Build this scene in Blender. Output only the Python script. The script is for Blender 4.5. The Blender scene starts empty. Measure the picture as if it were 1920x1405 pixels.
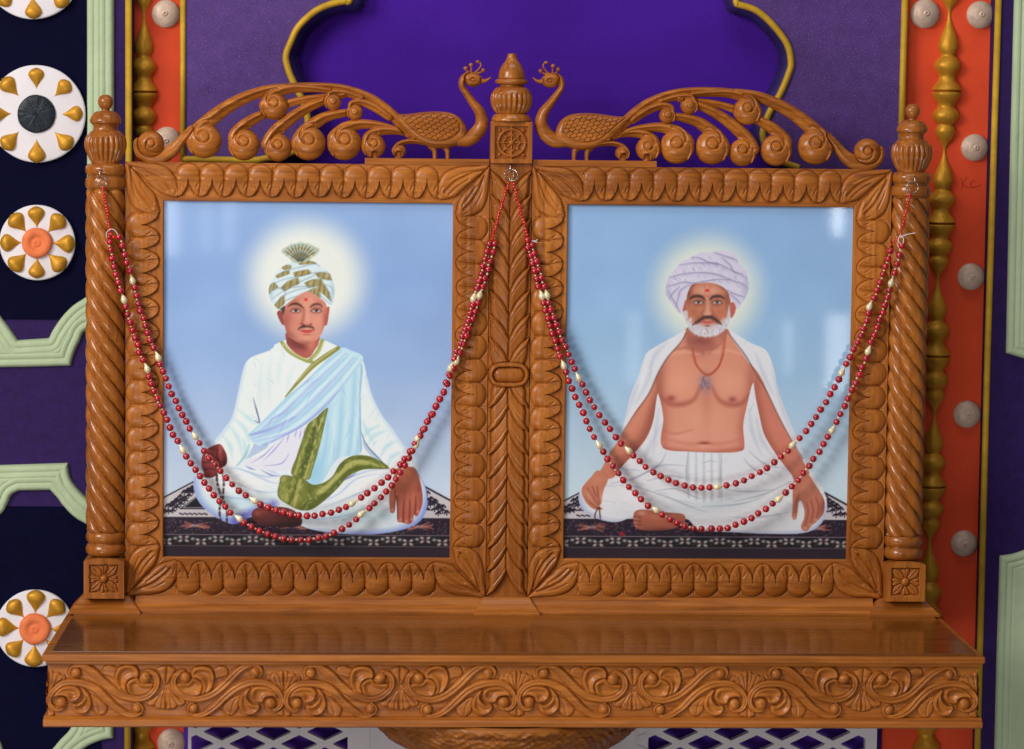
import bpy, bmesh, math, random
import numpy as np
from mathutils import Vector, Matrix

random.seed(3)
U = 0.00075            # one working unit in metres: all carving is laid out in these units
sc = bpy.context.scene
COL = sc.collection
# ------------------------------------------------------------------ painter
def spl(pts, closed=False, n=8):
    p = np.array(pts, float)
    if len(p) < 3:
        t = np.linspace(0, 1, n + 1)[:, None]
        return p[0] * (1 - t) + p[-1] * t
    N = len(p); out = []
    rng = range(N) if closed else range(N - 1)
    for i in rng:
        if closed:
            a, b, c, d = p[(i - 1) % N], p[i], p[(i + 1) % N], p[(i + 2) % N]
        else:
            a, b, c, d = p[max(i - 1, 0)], p[i], p[i + 1], p[min(i + 2, N - 1)]
        t = (np.arange(n) / n)[:, None]
        out.append(0.5 * ((2 * b) + (-a + c) * t + (2 * a - 5 * b + 4 * c - d) * t ** 2 + (-a + 3 * b - 3 * c + d) * t ** 3))
    out = np.concatenate(out)
    if not closed: out = np.vstack([out, p[-1:]])
    return out

def poly_sdf(X, Y, pts):
    d2 = np.full(X.shape, 1e18); ins = np.zeros(X.shape, bool)
    n = len(pts)
    for i in range(n):
        ax, ay = pts[i]; bx, by = pts[(i + 1) % n]
        ex, ey = bx - ax, by - ay; L = ex * ex + ey * ey
        if L < 1e-12: continue
        wx, wy = X - ax, Y - ay
        t = np.clip((wx * ex + wy * ey) / L, 0, 1)
        d2 = np.minimum(d2, (wx - ex * t) ** 2 + (wy - ey * t) ** 2)
        c = ((ay > Y) != (by > Y))
        if ey != 0:
            ins ^= c & (X < ex * (Y - ay) / ey + ax)
    d = np.sqrt(d2)
    return np.where(ins, d, -d)

def line_sdf(X, Y, pts, wid):
    """per pixel: best (w-d), d, t (0..1 along) and side"""
    best = np.full(X.shape, -1e9); bd = np.zeros(X.shape); bt = np.zeros(X.shape); bs = np.zeros(X.shape); bw = np.ones(X.shape)
    n = len(pts)
    for i in range(n - 1):
        ax, ay = pts[i]; bx, by = pts[i + 1]
        ex, ey = bx - ax, by - ay; L = ex * ex + ey * ey
        if L < 1e-12: continue
        wx, wy = X - ax, Y - ay
        t = np.clip((wx * ex + wy * ey) / L, 0, 1)
        dd = np.sqrt((wx - ex * t) ** 2 + (wy - ey * t) ** 2)
        w = wid[i] * (1 - t) + wid[i + 1] * t
        s = w - dd
        m = s > best
        best = np.where(m, s, best); bd = np.where(m, dd, bd); bt = np.where(m, (i + t) / (n - 1), bt)
        bs = np.where(m, np.sign(ex * wy - ey * wx), bs); bw = np.where(m, w, bw)
    return best, bd, bt, bs, bw

class Canvas:
    def __init__(s, x0, y0, x1, y1, k=1.0):
        s.x0, s.y0, s.k = x0, y0, k
        s.w = int(round((x1 - x0) * k)) + 1; s.h = int(round((y1 - y0) * k)) + 1
        s.img = np.zeros((s.h, s.w, 3)); s.clip = None
        s.t = (1.0, 0.0, 0.0)
        yy, xx = np.mgrid[0:s.h, 0:s.w]
        s.X = xx / k + x0; s.Y = yy / k + y0
        s.rs = np.random.RandomState(4)
    def T(s, ox, oy, sc): s.t = (sc, ox, oy)
    def pt(s, p):
        p = np.array(p, float); return p / s.t[0] + np.array([s.t[1], s.t[2]])
    def win(s, q, m):
        a = q.min(0) - m; b = q.max(0) + m
        x0 = max(0, int((a[0] - s.x0) * s.k)); x1 = min(s.w, int((b[0] - s.x0) * s.k) + 2)
        y0 = max(0, int((a[1] - s.y0) * s.k)); y1 = min(s.h, int((b[1] - s.y0) * s.k) + 2)
        return slice(y0, y1), slice(x0, x1)
    def blend(s, w, a, col):
        if s.clip is not None: a = a * s.clip[w]
        a = a[..., None]
        s.img[w] = s.img[w] * (1 - a) + np.asarray(col, float) * a
    def mask(s, pts, feather=1.0, smooth=True, n=8):
        q = s.pt(pts); q = spl(q, True, n) if smooth else q
        w = s.win(q, feather + 2)
        m = np.zeros((s.h, s.w)); m[w] = np.clip(0.5 + poly_sdf(s.X[w], s.Y[w], q) / feather, 0, 1)
        return m
    def fill(s, pts, col, alpha=1.0, feather=1.0, smooth=True, n=8):
        q = s.pt(pts); q = spl(q, True, n) if smooth else q
        w = s.win(q, feather + 2)
        if s.X[w].size == 0: return
        a = np.clip(0.5 + poly_sdf(s.X[w], s.Y[w], q) / feather, 0, 1)
        if feather > 2: a = a * a * (3 - 2 * a)
        s.blend(w, a * alpha, col)
    def line(s, pts, wid, col, alpha=1.0, feather=1.0, n=8, taper=False):
        q = spl(s.pt(pts), False, n)
        wd = np.interp(np.linspace(0, 1, len(q)), np.linspace(0, 1, len(wid)) if hasattr(wid, '__len__') else [0, 1], wid if hasattr(wid, '__len__') else [wid, wid]) / s.t[0] / 2
        if taper: wd = wd * np.sin(np.linspace(0.08, 3.06, len(q))) ** 0.7
        w = s.win(q, wd.max() + feather + 2)
        if s.X[w].size == 0: return
        b = line_sdf(s.X[w], s.Y[w], q, wd)[0]
        a = np.clip(0.5 + b / feather, 0, 1)
        # very thin lines fade instead of vanishing
        s.blend(w, a * alpha, col)
    def blob(s, c, r, col, alpha=1.0, rot=0.0, p=2.0):
        c = s.pt([c])[0]; rx, ry = (r if hasattr(r, '__len__') else (r, r)); rx /= s.t[0]; ry /= s.t[0]
        m = max(rx, ry) * 2.3
        w = s.win(np.array([c]), m)
        if s.X[w].size == 0: return
        dx, dy = s.X[w] - c[0], s.Y[w] - c[1]
        ca, sa = math.cos(rot), math.sin(rot)
        u = (dx * ca + dy * sa) / rx; v = (-dx * sa + dy * ca) / ry
        s.blend(w, np.exp(-(u * u + v * v) ** (p / 2)) * alpha, col)

def soft_noise(h, w, cell, rs, oct=1):
    out = np.zeros((h, w)); amp = 1
    for o in range(oct):
        c = max(2, cell / 2 ** o); gh, gw = int(h / c) + 3, int(w / c) + 3
        g = rs.rand(gh, gw) * 2 - 1
        yy = np.arange(h) / c; xx = np.arange(w) / c
        yi = yy.astype(int); xi = xx.astype(int); fy = (yy - yi); fx = (xx - xi)
        fy = (fy * fy * (3 - 2 * fy))[:, None]; fx = (fx * fx * (3 - 2 * fx))[None]
        a = g[yi][:, xi]; b = g[yi][:, xi + 1]; cc = g[yi + 1][:, xi]; d = g[yi + 1][:, xi + 1]
        out += amp * ((a * (1 - fx) + b * fx) * (1 - fy) + (cc * (1 - fx) + d * fx) * fy); amp *= 0.5
    return out

def hands_line(c, pts, w, col, a=0.5, f=1.0): c.line(pts, w, col, a, f)

def carpet(c, x0, x1, ytop, yl, horizon):
    """patterned prayer carpet: trapezoid going back plus two front bands (photo coordinates)"""
    c.T(0, 0, 1)
    rs = np.random.RandomState(int(x0))
    W = x1 - x0
    # ground behind figure
    c.fill([(x0 - 4, ytop[0]), (x0 + W * .12, ytop[0] - 34), (x1 - W * .12, ytop[0] - 34), (x1 + 4, ytop[0]), (x1 + 4, yl), (x0 - 4, yl)], (196, 190, 192), smooth=False)
    keep = c.clip
    c.clip = c.mask([(x0 - 4, ytop[0]), (x0 + W * .12, ytop[0] - 36), (x1 - W * .12, ytop[0] - 36), (x1 + 4, ytop[0]), (x1 + 4, yl), (x0 - 4, yl)], smooth=False)
    for i in range(9):     # black motifs down both slanting sides
        for sgn, xa, xb in ((1, x0 + 2, x0 + 62), (-1, x1 - 2, x1 - 62)):
            t = i / 8; x = xb + (xa - xb) * t; y = horizon + 8 + (yl - horizon - 20) * t
            for q in range(3):
                xx = x + sgn * q * 8; yy = y + rs.uniform(-3, 3) - 2
                c.line([(xx - 5, yy + 2), (xx, yy - 3 + q), (xx + 5, yy + 1)], [3.2, 4.2, 3], (28, 20, 34), 0.9, 1.2, n=4)
                c.line([(xx, yy - 4), (xx, yy + 5)], [2, 2.4], (28, 20, 34), .8, 1.2, n=3)
    # inner dark field
    c.fill([(x0 + 30, yl - 16), (x0 + 72, yl - 48), (x1 - 72, yl - 48), (x1 - 30, yl - 16)], (24, 20, 30), smooth=False)
    c.line([(x0 + 38, yl - 19), (x0 + 66, yl - 42)], 1.6, (190, 185, 190), .8)
    c.line([(x0 + 38, yl - 19), (x0 + 90, yl - 19)], 1.6, (190, 185, 190), .8)
    for i in range(6):
        x = x0 + 34 + i * 9; c.line([(x - 3, yl - 8), (x + 3, yl - 6)], 3, (40, 26, 40), .8, n=2)
    c.clip = keep
    # edge lines
    c.line([(x0 - 4, ytop[0] + 3), (x0 + W * .12, ytop[0] - 34)], 2.4, (22, 18, 28), .95, n=3)
    c.line([(x1 + 4, ytop[0] + 3), (x1 - W * .12, ytop[0] - 34)], 3.4, (22, 18, 28), .95, n=3)
    # mid dark band
    b0, b1, b2, b3 = yl, yl + 32, yl + 53, 1060
    c.fill([(x0 - 4, b0), (x1 + 4, b0), (x1 + 4, b3), (x0 - 4, b3)], (42, 30, 44), smooth=False)
    c.line([(x0 - 4, b0 - .5), (x1 + 4, b0 - .5)], 1.6, (22, 16, 30), .9, n=2)
    for i in range(700):   # woven speckle
        x = rs.uniform(x0, x1); y = rs.uniform(b0 + 2, b1 - 2)
        c.line([(x, y), (x + rs.uniform(-3, 3), y + rs.uniform(-1.5, 1.5))], rs.uniform(.8, 1.6), [(150, 130, 150), (90, 60, 110), (120, 70, 70), (170, 150, 150)][rs.randint(4)], rs.uniform(.25, .7), 1, n=2)
    for cx in (x0 + .11 * W, x0 + .46 * W, x0 + .9 * W):
        for i in range(22):
            a = rs.uniform(-.9, .9) + (math.pi if i % 2 else 0)
            r0, r1 = 4, rs.uniform(12, 30)
            c.line([(cx + r0 * math.cos(a), b0 + 15 + r0 * .5 * math.sin(a)), (cx + r1 * math.cos(a * .8 if i % 2 == 0 else math.pi + (a - math.pi) * .8), b0 + 15 + r1 * .42 * math.sin(a))], 1.5, (176, 112, 96), .75, 1.2, n=2)
        c.blob((cx, b0 + 15), (5, 3), (170, 165, 185), .8)
    # light border line, white-flower band
    c.line([(x0 - 4, b1), (x1 + 4, b1)], 1.6, (150, 140, 140), .75, n=2)
    c.fill([(x0 - 4, b1 + 2), (x1 + 4, b1 + 2), (x1 + 4, b2), (x0 - 4, b2)], (34, 28, 34), smooth=False)
    x = x0 + 6; i = 0
    while x < x1:
        up = i % 2
        cy = b1 + (8 if up else 13)
        for dx, dy in ((-6, -3.4), (6, -3.4), (-6, 3.6), (6, 3.6)):
            c.blob((x + dx, cy + dy), (4.2, 2.6), (188, 182, 178), .95, 0.4 * (1 if dx * dy > 0 else -1), 3)
        c.blob((x, cy), (2.2, 2.2), (110, 40, 40), .8)
        c.blob((x + 17, b1 + (7 if not up else 8)), (4, 3), (170, 172, 168), .9, 0, 3)
        c.line([(x + 15, b1 + 16), (x + 22, b1 + 12)], 1.4, (120, 80, 60), .6, n=2)
        x += 32.5; i += 1
    c.line([(x0 - 4, b2), (x1 + 4, b2)], 1.5, (140, 128, 120), .7, n=2)
    c.fill([(x0 - 4, b2 + 1), (x1 + 4, b2 + 1), (x1 + 4, b3), (x0 - 4, b3)], (50, 38, 48), smooth=False)

def folds(c, poly, n, ang, cols, L=(16, 60), a=.4, seed=1):
    keep = c.clip; c.clip = c.mask(poly); r = np.random.RandomState(seed); P = np.array(poly, float); lo, hi = P.min(0), P.max(0)
    for i in range(n):
        x, y = r.uniform(lo[0], hi[0]), r.uniform(lo[1], hi[1]); t = math.radians(ang + r.uniform(-22, 22)); l = r.uniform(*L); b = r.uniform(-.25, .25) * l
        dx, dy = math.cos(t) * l / 2, math.sin(t) * l / 2
        c.line([(x - dx, y - dy), (x - dy / l * b, y + dx / l * b), (x + dx, y + dy)], [1, r.uniform(2, 5), 1], cols[r.randint(len(cols))], a * r.uniform(.5, 1.2), 2, taper=True)
    c.clip = keep

def tone(c):
    g = c.img.mean(2, keepdims=True); c.img = g + (c.img - g) * 1.06; c.img = c.img + (c.img - 150) * .05
    c.img += soft_noise(c.h, c.w, 60, c.rs, 2)[..., None] * 2.0 + c.rs.randn(c.h, c.w, 1) * 1.6

def paint_left(k=1.0):
    c = Canvas(304, 374, 846, 1050, k); rs = c.rs
    ys = [370, 520, 680, 800, 900, 1050]
    cols = np.array([(148, 176, 218), (142, 170, 215), (152, 178, 217), (174, 194, 222), (192, 208, 226), (200, 212, 226)], float)
    for j in range(3): c.img[..., j] = np.interp(c.Y, ys, cols[:, j])
    c.img += soft_noise(c.h, c.w, 90, rs, 2)[..., None] * 3
    c.T(300, 370, 2.0655)
    d = np.hypot(c.X - 572, (c.Y - 522)); t = np.clip((142 - d) / 74, 0, 1); t = t * t * (3 - 2 * t)
    c.blend((slice(None), slice(None)), t * .97, (234, 236, 226))
    carpet(c, 306, 842, (934,), 972, 900)
    c.T(300, 370, 2.0655)
    W1, W2, SH, BL = (232, 236, 234), (214, 230, 234), (176, 196, 226), (120, 130, 200)
    # seated lower garment
    low = [(250, 1035), (200, 1050), (140, 1065), (130, 1120), (150, 1180), (200, 1230), (260, 1262), (300, 1265), (360, 1235), (400, 1215), (470, 1235), (540, 1270), (600, 1290), (700, 1303), (820, 1306), (930, 1290), (1000, 1262), (1035, 1210), (1034, 1130), (1010, 1080), (985, 1045), (900, 1020), (760, 1000), (600, 990), (480, 960), (380, 1000)]
    c.fill(low, (222, 232, 236))
    m = c.mask(low); c.clip = m
    c.line([(130, 1090), (150, 1180), (220, 1250), (330, 1270)], [30, 50, 60], (128, 150, 214), .75, 14)
    c.line([(540, 1300), (700, 1315), (900, 1308), (1010, 1260), (1046, 1170), (1036, 1080)], [26, 40, 44, 40, 26], (110, 130, 208), .8, 14)
    c.line([(300, 1262), (350, 1225), (440, 1190)], [50, 30], (96, 96, 190), .8, 12)
    c.blob((330, 1110), (130, 60), (236, 238, 236), .8); c.blob((800, 1120), (140, 80), (236, 238, 236), .7, -.4)
    c.blob((760, 1230), (160, 30), (186, 220, 228), .6); c.blob((300, 1180), (110, 34), (188, 222, 232), .7)
    for p in ([(250, 1040), (330, 1060), (420, 1100), (470, 1110)], [(300, 1050), (400, 1080), (450, 1080)], [(330, 1020), (430, 1060), (470, 1080)],
              [(620, 1160), (700, 1100), (800, 1060), (880, 1050)], [(600, 1190), (690, 1150), (760, 1090), (840, 1070)], [(640, 1200), (760, 1150), (850, 1110)],
              [(560, 1250), (680, 1240), (800, 1210)], [(160, 1120), (250, 1160), (350, 1170), (450, 1170)], [(280, 1100), (380, 1140), (470, 1140)]):
        c.line(p, [2, 7, 2], (150, 176, 214), .55, 3, taper=True)
    for p in ([(390, 1055), (430, 1075), (465, 1080)], [(690, 1105), (740, 1080), (765, 1060)], [(600, 1178), (630, 1165), (660, 1160)], [(330, 1040), (350, 1050), (370, 1056)]):
        c.line(p, [2, 6, 1], (96, 100, 176), .7, 2, taper=True)
    c.clip = None
    folds(c, low, 90, 12, [(170, 192, 222), (196, 218, 226), (246, 248, 246), (142, 160, 206)], (20, 90), .45, 2)
    # foot
    foot = [(356, 1225), (375, 1205), (430, 1198), (500, 1205), (545, 1235), (545, 1272), (480, 1280), (400, 1272), (362, 1250)]
    c.fill(foot, (96, 46, 44)); c.clip = c.mask(foot)
    c.blob((430, 1215), (70, 14), (140, 70, 58), .8); c.blob((500, 1275), (90, 22), (34, 18, 24), .9); c.blob((378, 1226), (14, 10), (150, 84, 74), .7); c.clip = None
    # torso (white tunic)
    torso = [(468, 560), (500, 590), (560, 640), (620, 600), (640, 560), (690, 578), (760, 600), (788, 640), (800, 720), (790, 820), (785, 920), (800, 980), (880, 1045), (820, 1030), (700, 1000), (640, 1060), (500, 1060), (380, 1040), (335, 1020), (420, 960), (345, 930), (378, 870), (372, 800), (390, 700), (400, 620), (430, 585)]
    c.fill([(440, 570), (475, 552), (640, 552), (690, 575), (690, 660), (440, 660)], W1, smooth=False); c.fill(torso, W1)
    # sleeve left of image
    sl = [(470, 560), (420, 592), (350, 620), (322, 660), (300, 760), (278, 850), (245, 900), (212, 950), (250, 985), (262, 1040), (300, 1040), (340, 1000), (372, 930), (380, 870), (430, 760), (480, 640)]
    c.fill(sl, (230, 236, 233)); c.clip = c.mask(sl)
    for p in ([(280, 850), (330, 900), (345, 960)], [(262, 880), (300, 930), (318, 1000)], [(300, 820), (350, 860), (376, 880)], [(240, 920), (270, 960), (280, 1010)], [(318, 930), (330, 970), (322, 1010)]):
        c.line(p, [3, 16, 4], (188, 220, 226), .8, 6, taper=True)
    c.line([(325, 640), (300, 760), (270, 870), (215, 945)], 14, (178, 204, 232), .6, 9)
    c.line([(345, 960), (330, 1000), (296, 1042)], [3, 9, 4], (120, 180, 190), .7, 4)
    c.clip = None
    c.line([(360, 775), (372, 820), (384, 870), (366, 864)], [1, 5, 5, 2], (66, 76, 128), .85, 1.6)
    # right arm sleeve
    sr = [(770, 620), (800, 690), (820, 760), (860, 840), (900, 890), (940, 950), (985, 1000), (1000, 1050), (930, 1060), (892, 1050), (850, 1010), (800, 960), (778, 900), (772, 800), (765, 700)]
    c.fill(sr, (230, 237, 236)); c.clip = c.mask(sr)
    c.line([(800, 690), (830, 780), (870, 850), (940, 950), (1000, 1030)], 16, (176, 206, 232), .65, 10)
    for p in ([(785, 930), (810, 900), (850, 880)], [(800, 960), (830, 920), (880, 900)], [(850, 1010), (880, 960), (920, 940)], [(786, 860), (800, 900), (830, 950)], [(880, 1040), (900, 1000), (950, 980)]):
        c.line(p, [3, 16, 3], (182, 218, 228), .75, 6, taper=True)
    c.clip = None
    c.line([(778, 900), (800, 955), (850, 1010), (890, 1050)], [2, 5, 3], (70, 90, 130), .8, 1.6)
    folds(c, sl, 50, 60, [(170, 192, 222), (196, 218, 226), (246, 248, 246), (142, 160, 206)], (14, 60), .45, 3); folds(c, sr, 50, -55, [(170, 192, 222), (196, 218, 226), (246, 248, 246), (142, 160, 206)], (14, 60), .45, 4); folds(c, torso, 40, 95, [(170, 192, 222), (196, 218, 226), (246, 248, 246), (142, 160, 206)], (20, 70), .3, 5)
    # tunic soft shading
    for p in ([(430, 610), (420, 700), (425, 790)], [(395, 640), (385, 720), (384, 800)], [(520, 640), (500, 700), (490, 760)], [(470, 600), (460, 660), (458, 720)]):
        c.line(p, [4, 14, 4], (202, 226, 230), .55, 8, taper=True)
    c.fill([(500, 905), (560, 890), (570, 990), (490, 1060), (330, 1035), (400, 990), (440, 950)], (226, 226, 236), 1, 3)
    for p in ([(530, 900), (520, 930)], [(545, 898), (540, 935)], [(560, 892), (556, 930)], [(500, 910), (490, 950)], [(440, 960), (400, 1000), (350, 1030)], [(480, 930), (440, 980), (400, 1020)], [(500, 990), (470, 1030), (400, 1040)]):
        c.line(p, [2, 4, 1], (110, 110, 180), .65, 1.8, taper=True)
    # shawl front panel
    pan = [(700, 640), (780, 640), (776, 760), (780, 900), (776, 990), (690, 1010), (620, 1110), (560, 1110), (580, 960), (620, 820)]
    c.fill(pan, (190, 222, 234)); c.clip = c.mask(pan)
    for i, x in enumerate((650, 675, 700, 722, 744, 762, 775)):
        c.line([(x + 10, 660), (x + 4, 800), (x - 8, 960), (x - 24, 1040)], [4, 12, 6], [(160, 200, 226), (214, 234, 238)][i % 2], .7, 6)
    c.line([(780, 640), (774, 800), (780, 990)], 5, (120, 150, 190), .55, 3); c.blob((600, 1060), (40, 70), (150, 200, 228), .7); c.clip = None
    # diagonal sash
    sash = [(690, 582), (740, 590), (785, 615), (760, 660), (700, 740), (640, 810), (560, 880), (470, 930), (400, 962), (360, 950), (342, 920), (370, 890), (430, 830), (490, 770), (560, 710), (620, 650)]
    c.fill(sash, (196, 226, 236)); c.clip = c.mask(sash)
    for i in range(9):
        f = i / 8.0
        a0 = (700 + 80 * f, 590 + 40 * f); a1 = (560 + 110 * f, 710 + 60 * f); a2 = (430 + 90 * f, 840 + 60 * f); a3 = (350 + 10 * f, 915 + 30 * f)
        c.line([a0, a1, a2, a3], [4, 11, 9, 4], [(152, 190, 222), (222, 238, 240), (170, 180, 226)][i % 3], .6, 5)
    c.line([(700, 745), (640, 812), (560, 882), (470, 932), (400, 962)], [4, 12, 14, 8], (128, 140, 214), .8, 7)
    c.line([(345, 920), (420, 900), (520, 850)], [5, 10, 3], (130, 136, 210), .7, 5)
    c.clip = None
    folds(c, sash, 70, -42, [(150, 184, 220), (228, 242, 244), (140, 150, 214)], (30, 120), .5, 6); folds(c, pan, 60, 94, [(150, 190, 220), (222, 238, 242)], (30, 120), .45, 7)
    # collar + sash border (olive gold)
    c.line([(470, 560), (500, 596), (560, 628), (590, 636)], [14, 15, 12], (156, 160, 92), 1, 1.6)
    c.line([(474, 566), (510, 598), (565, 626)], 5, (206, 206, 150), .8, 2)
    c.line([(626, 552), (612, 590), (585, 622), (568, 632)], [15, 16, 10], (160, 164, 96), 1, 1.6)
    c.line([(630, 560), (616, 592), (590, 622)], 5, (206, 206, 150), .8, 2)
    c.line([(688, 580), (640, 612), (590, 650), (540, 705), (484, 772)], [15, 20, 19, 14, 4], (140, 140, 72), 1, 2)
    c.line([(676, 584), (630, 616), (580, 656), (530, 712)], 5, (204, 196, 130), .8, 2)
    # golden green border: two cloth pieces with woven streaks
    def gold(poly, flows, seed, ribs=None):
        c.fill(poly, (118, 124, 58), feather=1.4); keep = c.clip; c.clip = c.mask(poly); r2 = np.random.RandomState(seed)
        for pts, wd, col, a in flows: c.line(pts, wd, col, a, 5)
        P = np.array(poly, float); lo, hi = P.min(0), P.max(0)
        fl = [spl(np.array(f[0], float), False, 10) for f in flows]
        for i in range(150):
            q = fl[r2.randint(len(fl))]; j = r2.randint(len(q) - 2); tg = q[j + 1] - q[j]; tg = tg / (np.linalg.norm(tg) + 1e-9); nr = np.array([-tg[1], tg[0]])
            p = q[j] + nr * r2.uniform(-22, 22)
            c.line([p, p + tg * r2.uniform(5, 22) + nr * r2.uniform(-9, 9)], r2.uniform(2, 5), [(206, 202, 132), (74, 82, 34), (160, 166, 92), (96, 108, 46)][r2.randint(4)], .5, 3, n=2)
        if ribs:
            for p in ribs: c.line(p, 5, (78, 86, 40), .7, 3, n=4)
        c.line(np.vstack([P, P[:1]]), 4, (70, 78, 34), .6, 3); c.clip = keep
    gold([(648, 812), (640, 860), (618, 960), (592, 1050), (574, 1092), (510, 1072), (530, 1000), (556, 920), (572, 878), (605, 850)],
         [([(644, 820), (612, 900), (586, 1000), (560, 1086)], [6, 10], (196, 196, 128), .9), ([(640, 850), (612, 960), (572, 1090)], [4, 14], (150, 156, 84), .9), ([(600, 860), (562, 960), (524, 1070)], [6, 9], (188, 188, 112), .8), ([(620, 850), (590, 930), (548, 1070)], [12, 26], (84, 96, 46), .8)], 3,
         [[(566 + i * -5.2 + 20, 890 + i * 22), (590 - i * 5.2 + 12, 900 + i * 22)] for i in range(8)])
    gold([(886, 1047), (850, 1016), (800, 998), (745, 1000), (700, 1028), (668, 1080), (630, 1106), (590, 1112), (556, 1092), (478, 1076), (462, 1110), (458, 1160), (500, 1192), (545, 1212), (590, 1208), (640, 1172), (690, 1124), (730, 1080), (790, 1052)],
         [([(870, 1042), (800, 1024), (740, 1030), (690, 1080), (640, 1130), (580, 1150)], [5, 20, 26, 22, 16], (186, 184, 112), .85), ([(850, 1030), (790, 1008), (735, 1014), (690, 1060)], [4, 12, 10], (90, 102, 44), .8),
          ([(820, 1040), (740, 1056), (690, 1104), (640, 1156), (580, 1196)], [5, 16, 22, 26], (88, 98, 42), .85), ([(545, 1092), (536, 1140), (520, 1196)], [10, 12], (180, 180, 106), .9), ([(528, 1090), (520, 1140), (500, 1186)], [8, 8], (76, 84, 34), .8),
          ([(480, 1088), (474, 1130), (486, 1170)], [22, 30], (160, 162, 92), .7), ([(580, 1120), (590, 1160), (560, 1200)], [30, 36], (98, 106, 46), .7)], 5)
    # ---- head, in face-zoom units
    c.T(480, 430, 5.62)
    neck = [(318, 1080), (312, 1160), (330, 1220), (400, 1290), (500, 1345), (560, 1340), (610, 1270), (655, 1190), (650, 1080), (480, 1060)]
    c.fill(neck, (176, 96, 84), feather=1.4); c.clip = c.mask(neck)
    c.blob((400, 1170), (120, 80), (120, 60, 58), .85); c.blob((470, 1230), (90, 30), (110, 56, 54), .7, .3); c.blob((580, 1200), (50, 90), (206, 132, 112), .8, .2); c.clip = None
    c.fill([(222, 860), (250, 850), (276, 900), (290, 1000), (262, 990), (226, 920), (214, 880)], (150, 78, 70), feather=1.3)
    c.fill([(735, 820), (765, 812), (760, 880), (742, 990), (712, 1000), (708, 900)], (176, 92, 80), feather=1.3)
    face = [(300, 800), (420, 690), (540, 640), (650, 690), (730, 780), (736, 880), (716, 990), (690, 1080), (640, 1150), (560, 1195), (480, 1198), (400, 1165), (330, 1110), (300, 1030), (278, 930), (276, 850)]
    c.fill(face, (214, 146, 126), feather=1.4); c.clip = c.mask(face)
    c.blob((300, 980), (50, 170), (150, 84, 74), .7); c.blob((340, 930), (56, 76), (184, 98, 92), .5); c.blob((350, 1110), (90, 44), (150, 86, 78), .65, .6); c.blob((490, 1200), (130, 34), (150, 84, 72), .8)
    c.blob((725, 960), (30, 130), (160, 84, 74), .8); c.blob((630, 960), (60, 70), (222, 154, 132), .8); c.blob((510, 800), (120, 60), (222, 156, 130), .7)
    c.blob((540, 1130), (70, 34), (222, 156, 130), .8); c.blob((420, 980), (50, 50), (206, 130, 112), .6); c.blob((540, 740), (90, 30), (226, 164, 138), .6)
    c.blob((395, 760), (70, 30), (160, 92, 74), .55, -.5); c.blob((660, 760), (60, 26), (180, 108, 86), .5, .5)
    # nose
    c.line([(500, 830), (496, 900), (484, 960), (474, 985)], [10, 20, 16], (150, 76, 64), .7, 8)
    c.line([(532, 840), (534, 900), (534, 960)], [14, 20, 26], (234, 172, 150), .8, 10); c.blob((520, 985), (26, 16), (214, 140, 120), .9)
    c.blob((480, 990), (13, 8), (130, 56, 50), .85); c.blob((566, 992), (16, 7), (140, 64, 56), .8, -.2); c.line([(466, 985), (495, 1004), (530, 1008), (562, 1000), (578, 985)], [3, 6, 3], (120, 52, 48), .75, 3)
    # eyes and brows
    for (x, y, w) in ((412, 850, 1.0), (628, 848, .95)):
        c.blob((x, y - 2), (64 * w, 26), (150, 82, 72), .55)
        eye = [(x - 50, y + 6), (x - 26, y - 11), (x + 6, y - 15), (x + 34, y - 7), (x + 48, y + 6), (x + 20, y + 16), (x - 20, y + 16)]
        c.fill(eye, (200, 182, 176), feather=1.3); c.blob((x, y), (18, 16), (54, 32, 30), 1, 0, 5); c.blob((x, y + 1), (8, 8), (14, 10, 14), 1, 0, 4); c.blob((x - 6, y - 6), (4, 4), (220, 215, 215), .9)
        c.line([(x - 56, y + 7), (x - 28, y - 13), (x + 6, y - 18), (x + 36, y - 10), (x + 52, y + 7)], [4, 7, 8, 6, 3], (60, 34, 34), .85, 4)
        c.line([(x - 44, y + 18), (x, y + 28), (x + 40, y + 18)], 5, (120, 56, 54), .7, 4); c.line([(x - 46, y - 26), (x, y - 38), (x + 46, y - 24)], 5, (140, 72, 62), .6, 4)
    c.line([(336, 806), (370, 784), (420, 780), (460, 796), (486, 822)], [6, 20, 26, 22, 8], (62, 34, 30), .92, 4)
    c.line([(566, 812), (596, 788), (640, 780), (670, 790), (688, 812)], [10, 20, 20, 14, 5], (70, 40, 34), .9, 4)
    # moustache, lips
    c.line([(438, 1050), (462, 1030), (500, 1014), (524, 1016)], [6, 20, 30, 14], (64, 38, 36), .92, 4)
    c.line([(536, 1018), (570, 1020), (594, 1034), (606, 1050)], [14, 22, 16, 5], (66, 40, 38), .92, 4)
    c.line([(448, 1048), (500, 1046), (530, 1040), (570, 1044), (604, 1048)], [3, 6, 3], (222, 176, 160), .7, 3)
    c.fill([(464, 1060), (500, 1050), (530, 1056), (560, 1050), (596, 1060), (560, 1084), (525, 1088), (490, 1080)], (206, 84, 84), .95, 1.6)
    c.line([(464, 1060), (500, 1062), (530, 1066), (570, 1060), (598, 1058)], 4, (130, 40, 46), .8, 3); c.blob((530, 1104), (50, 8), (160, 90, 76), .7)
    c.blob((518, 734), (21, 19), (206, 66, 70), 1, 0, 5)
    c.line([(484, 690), (486, 770)], 4, (190, 130, 90), .7, 3); c.line([(552, 690), (552, 780)], 4, (200, 150, 100), .7, 3)
    c.clip = None
    c.fill([(232, 800), (290, 790), (296, 840), (276, 900), (262, 860)], (64, 50, 54), .9, 2)
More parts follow.
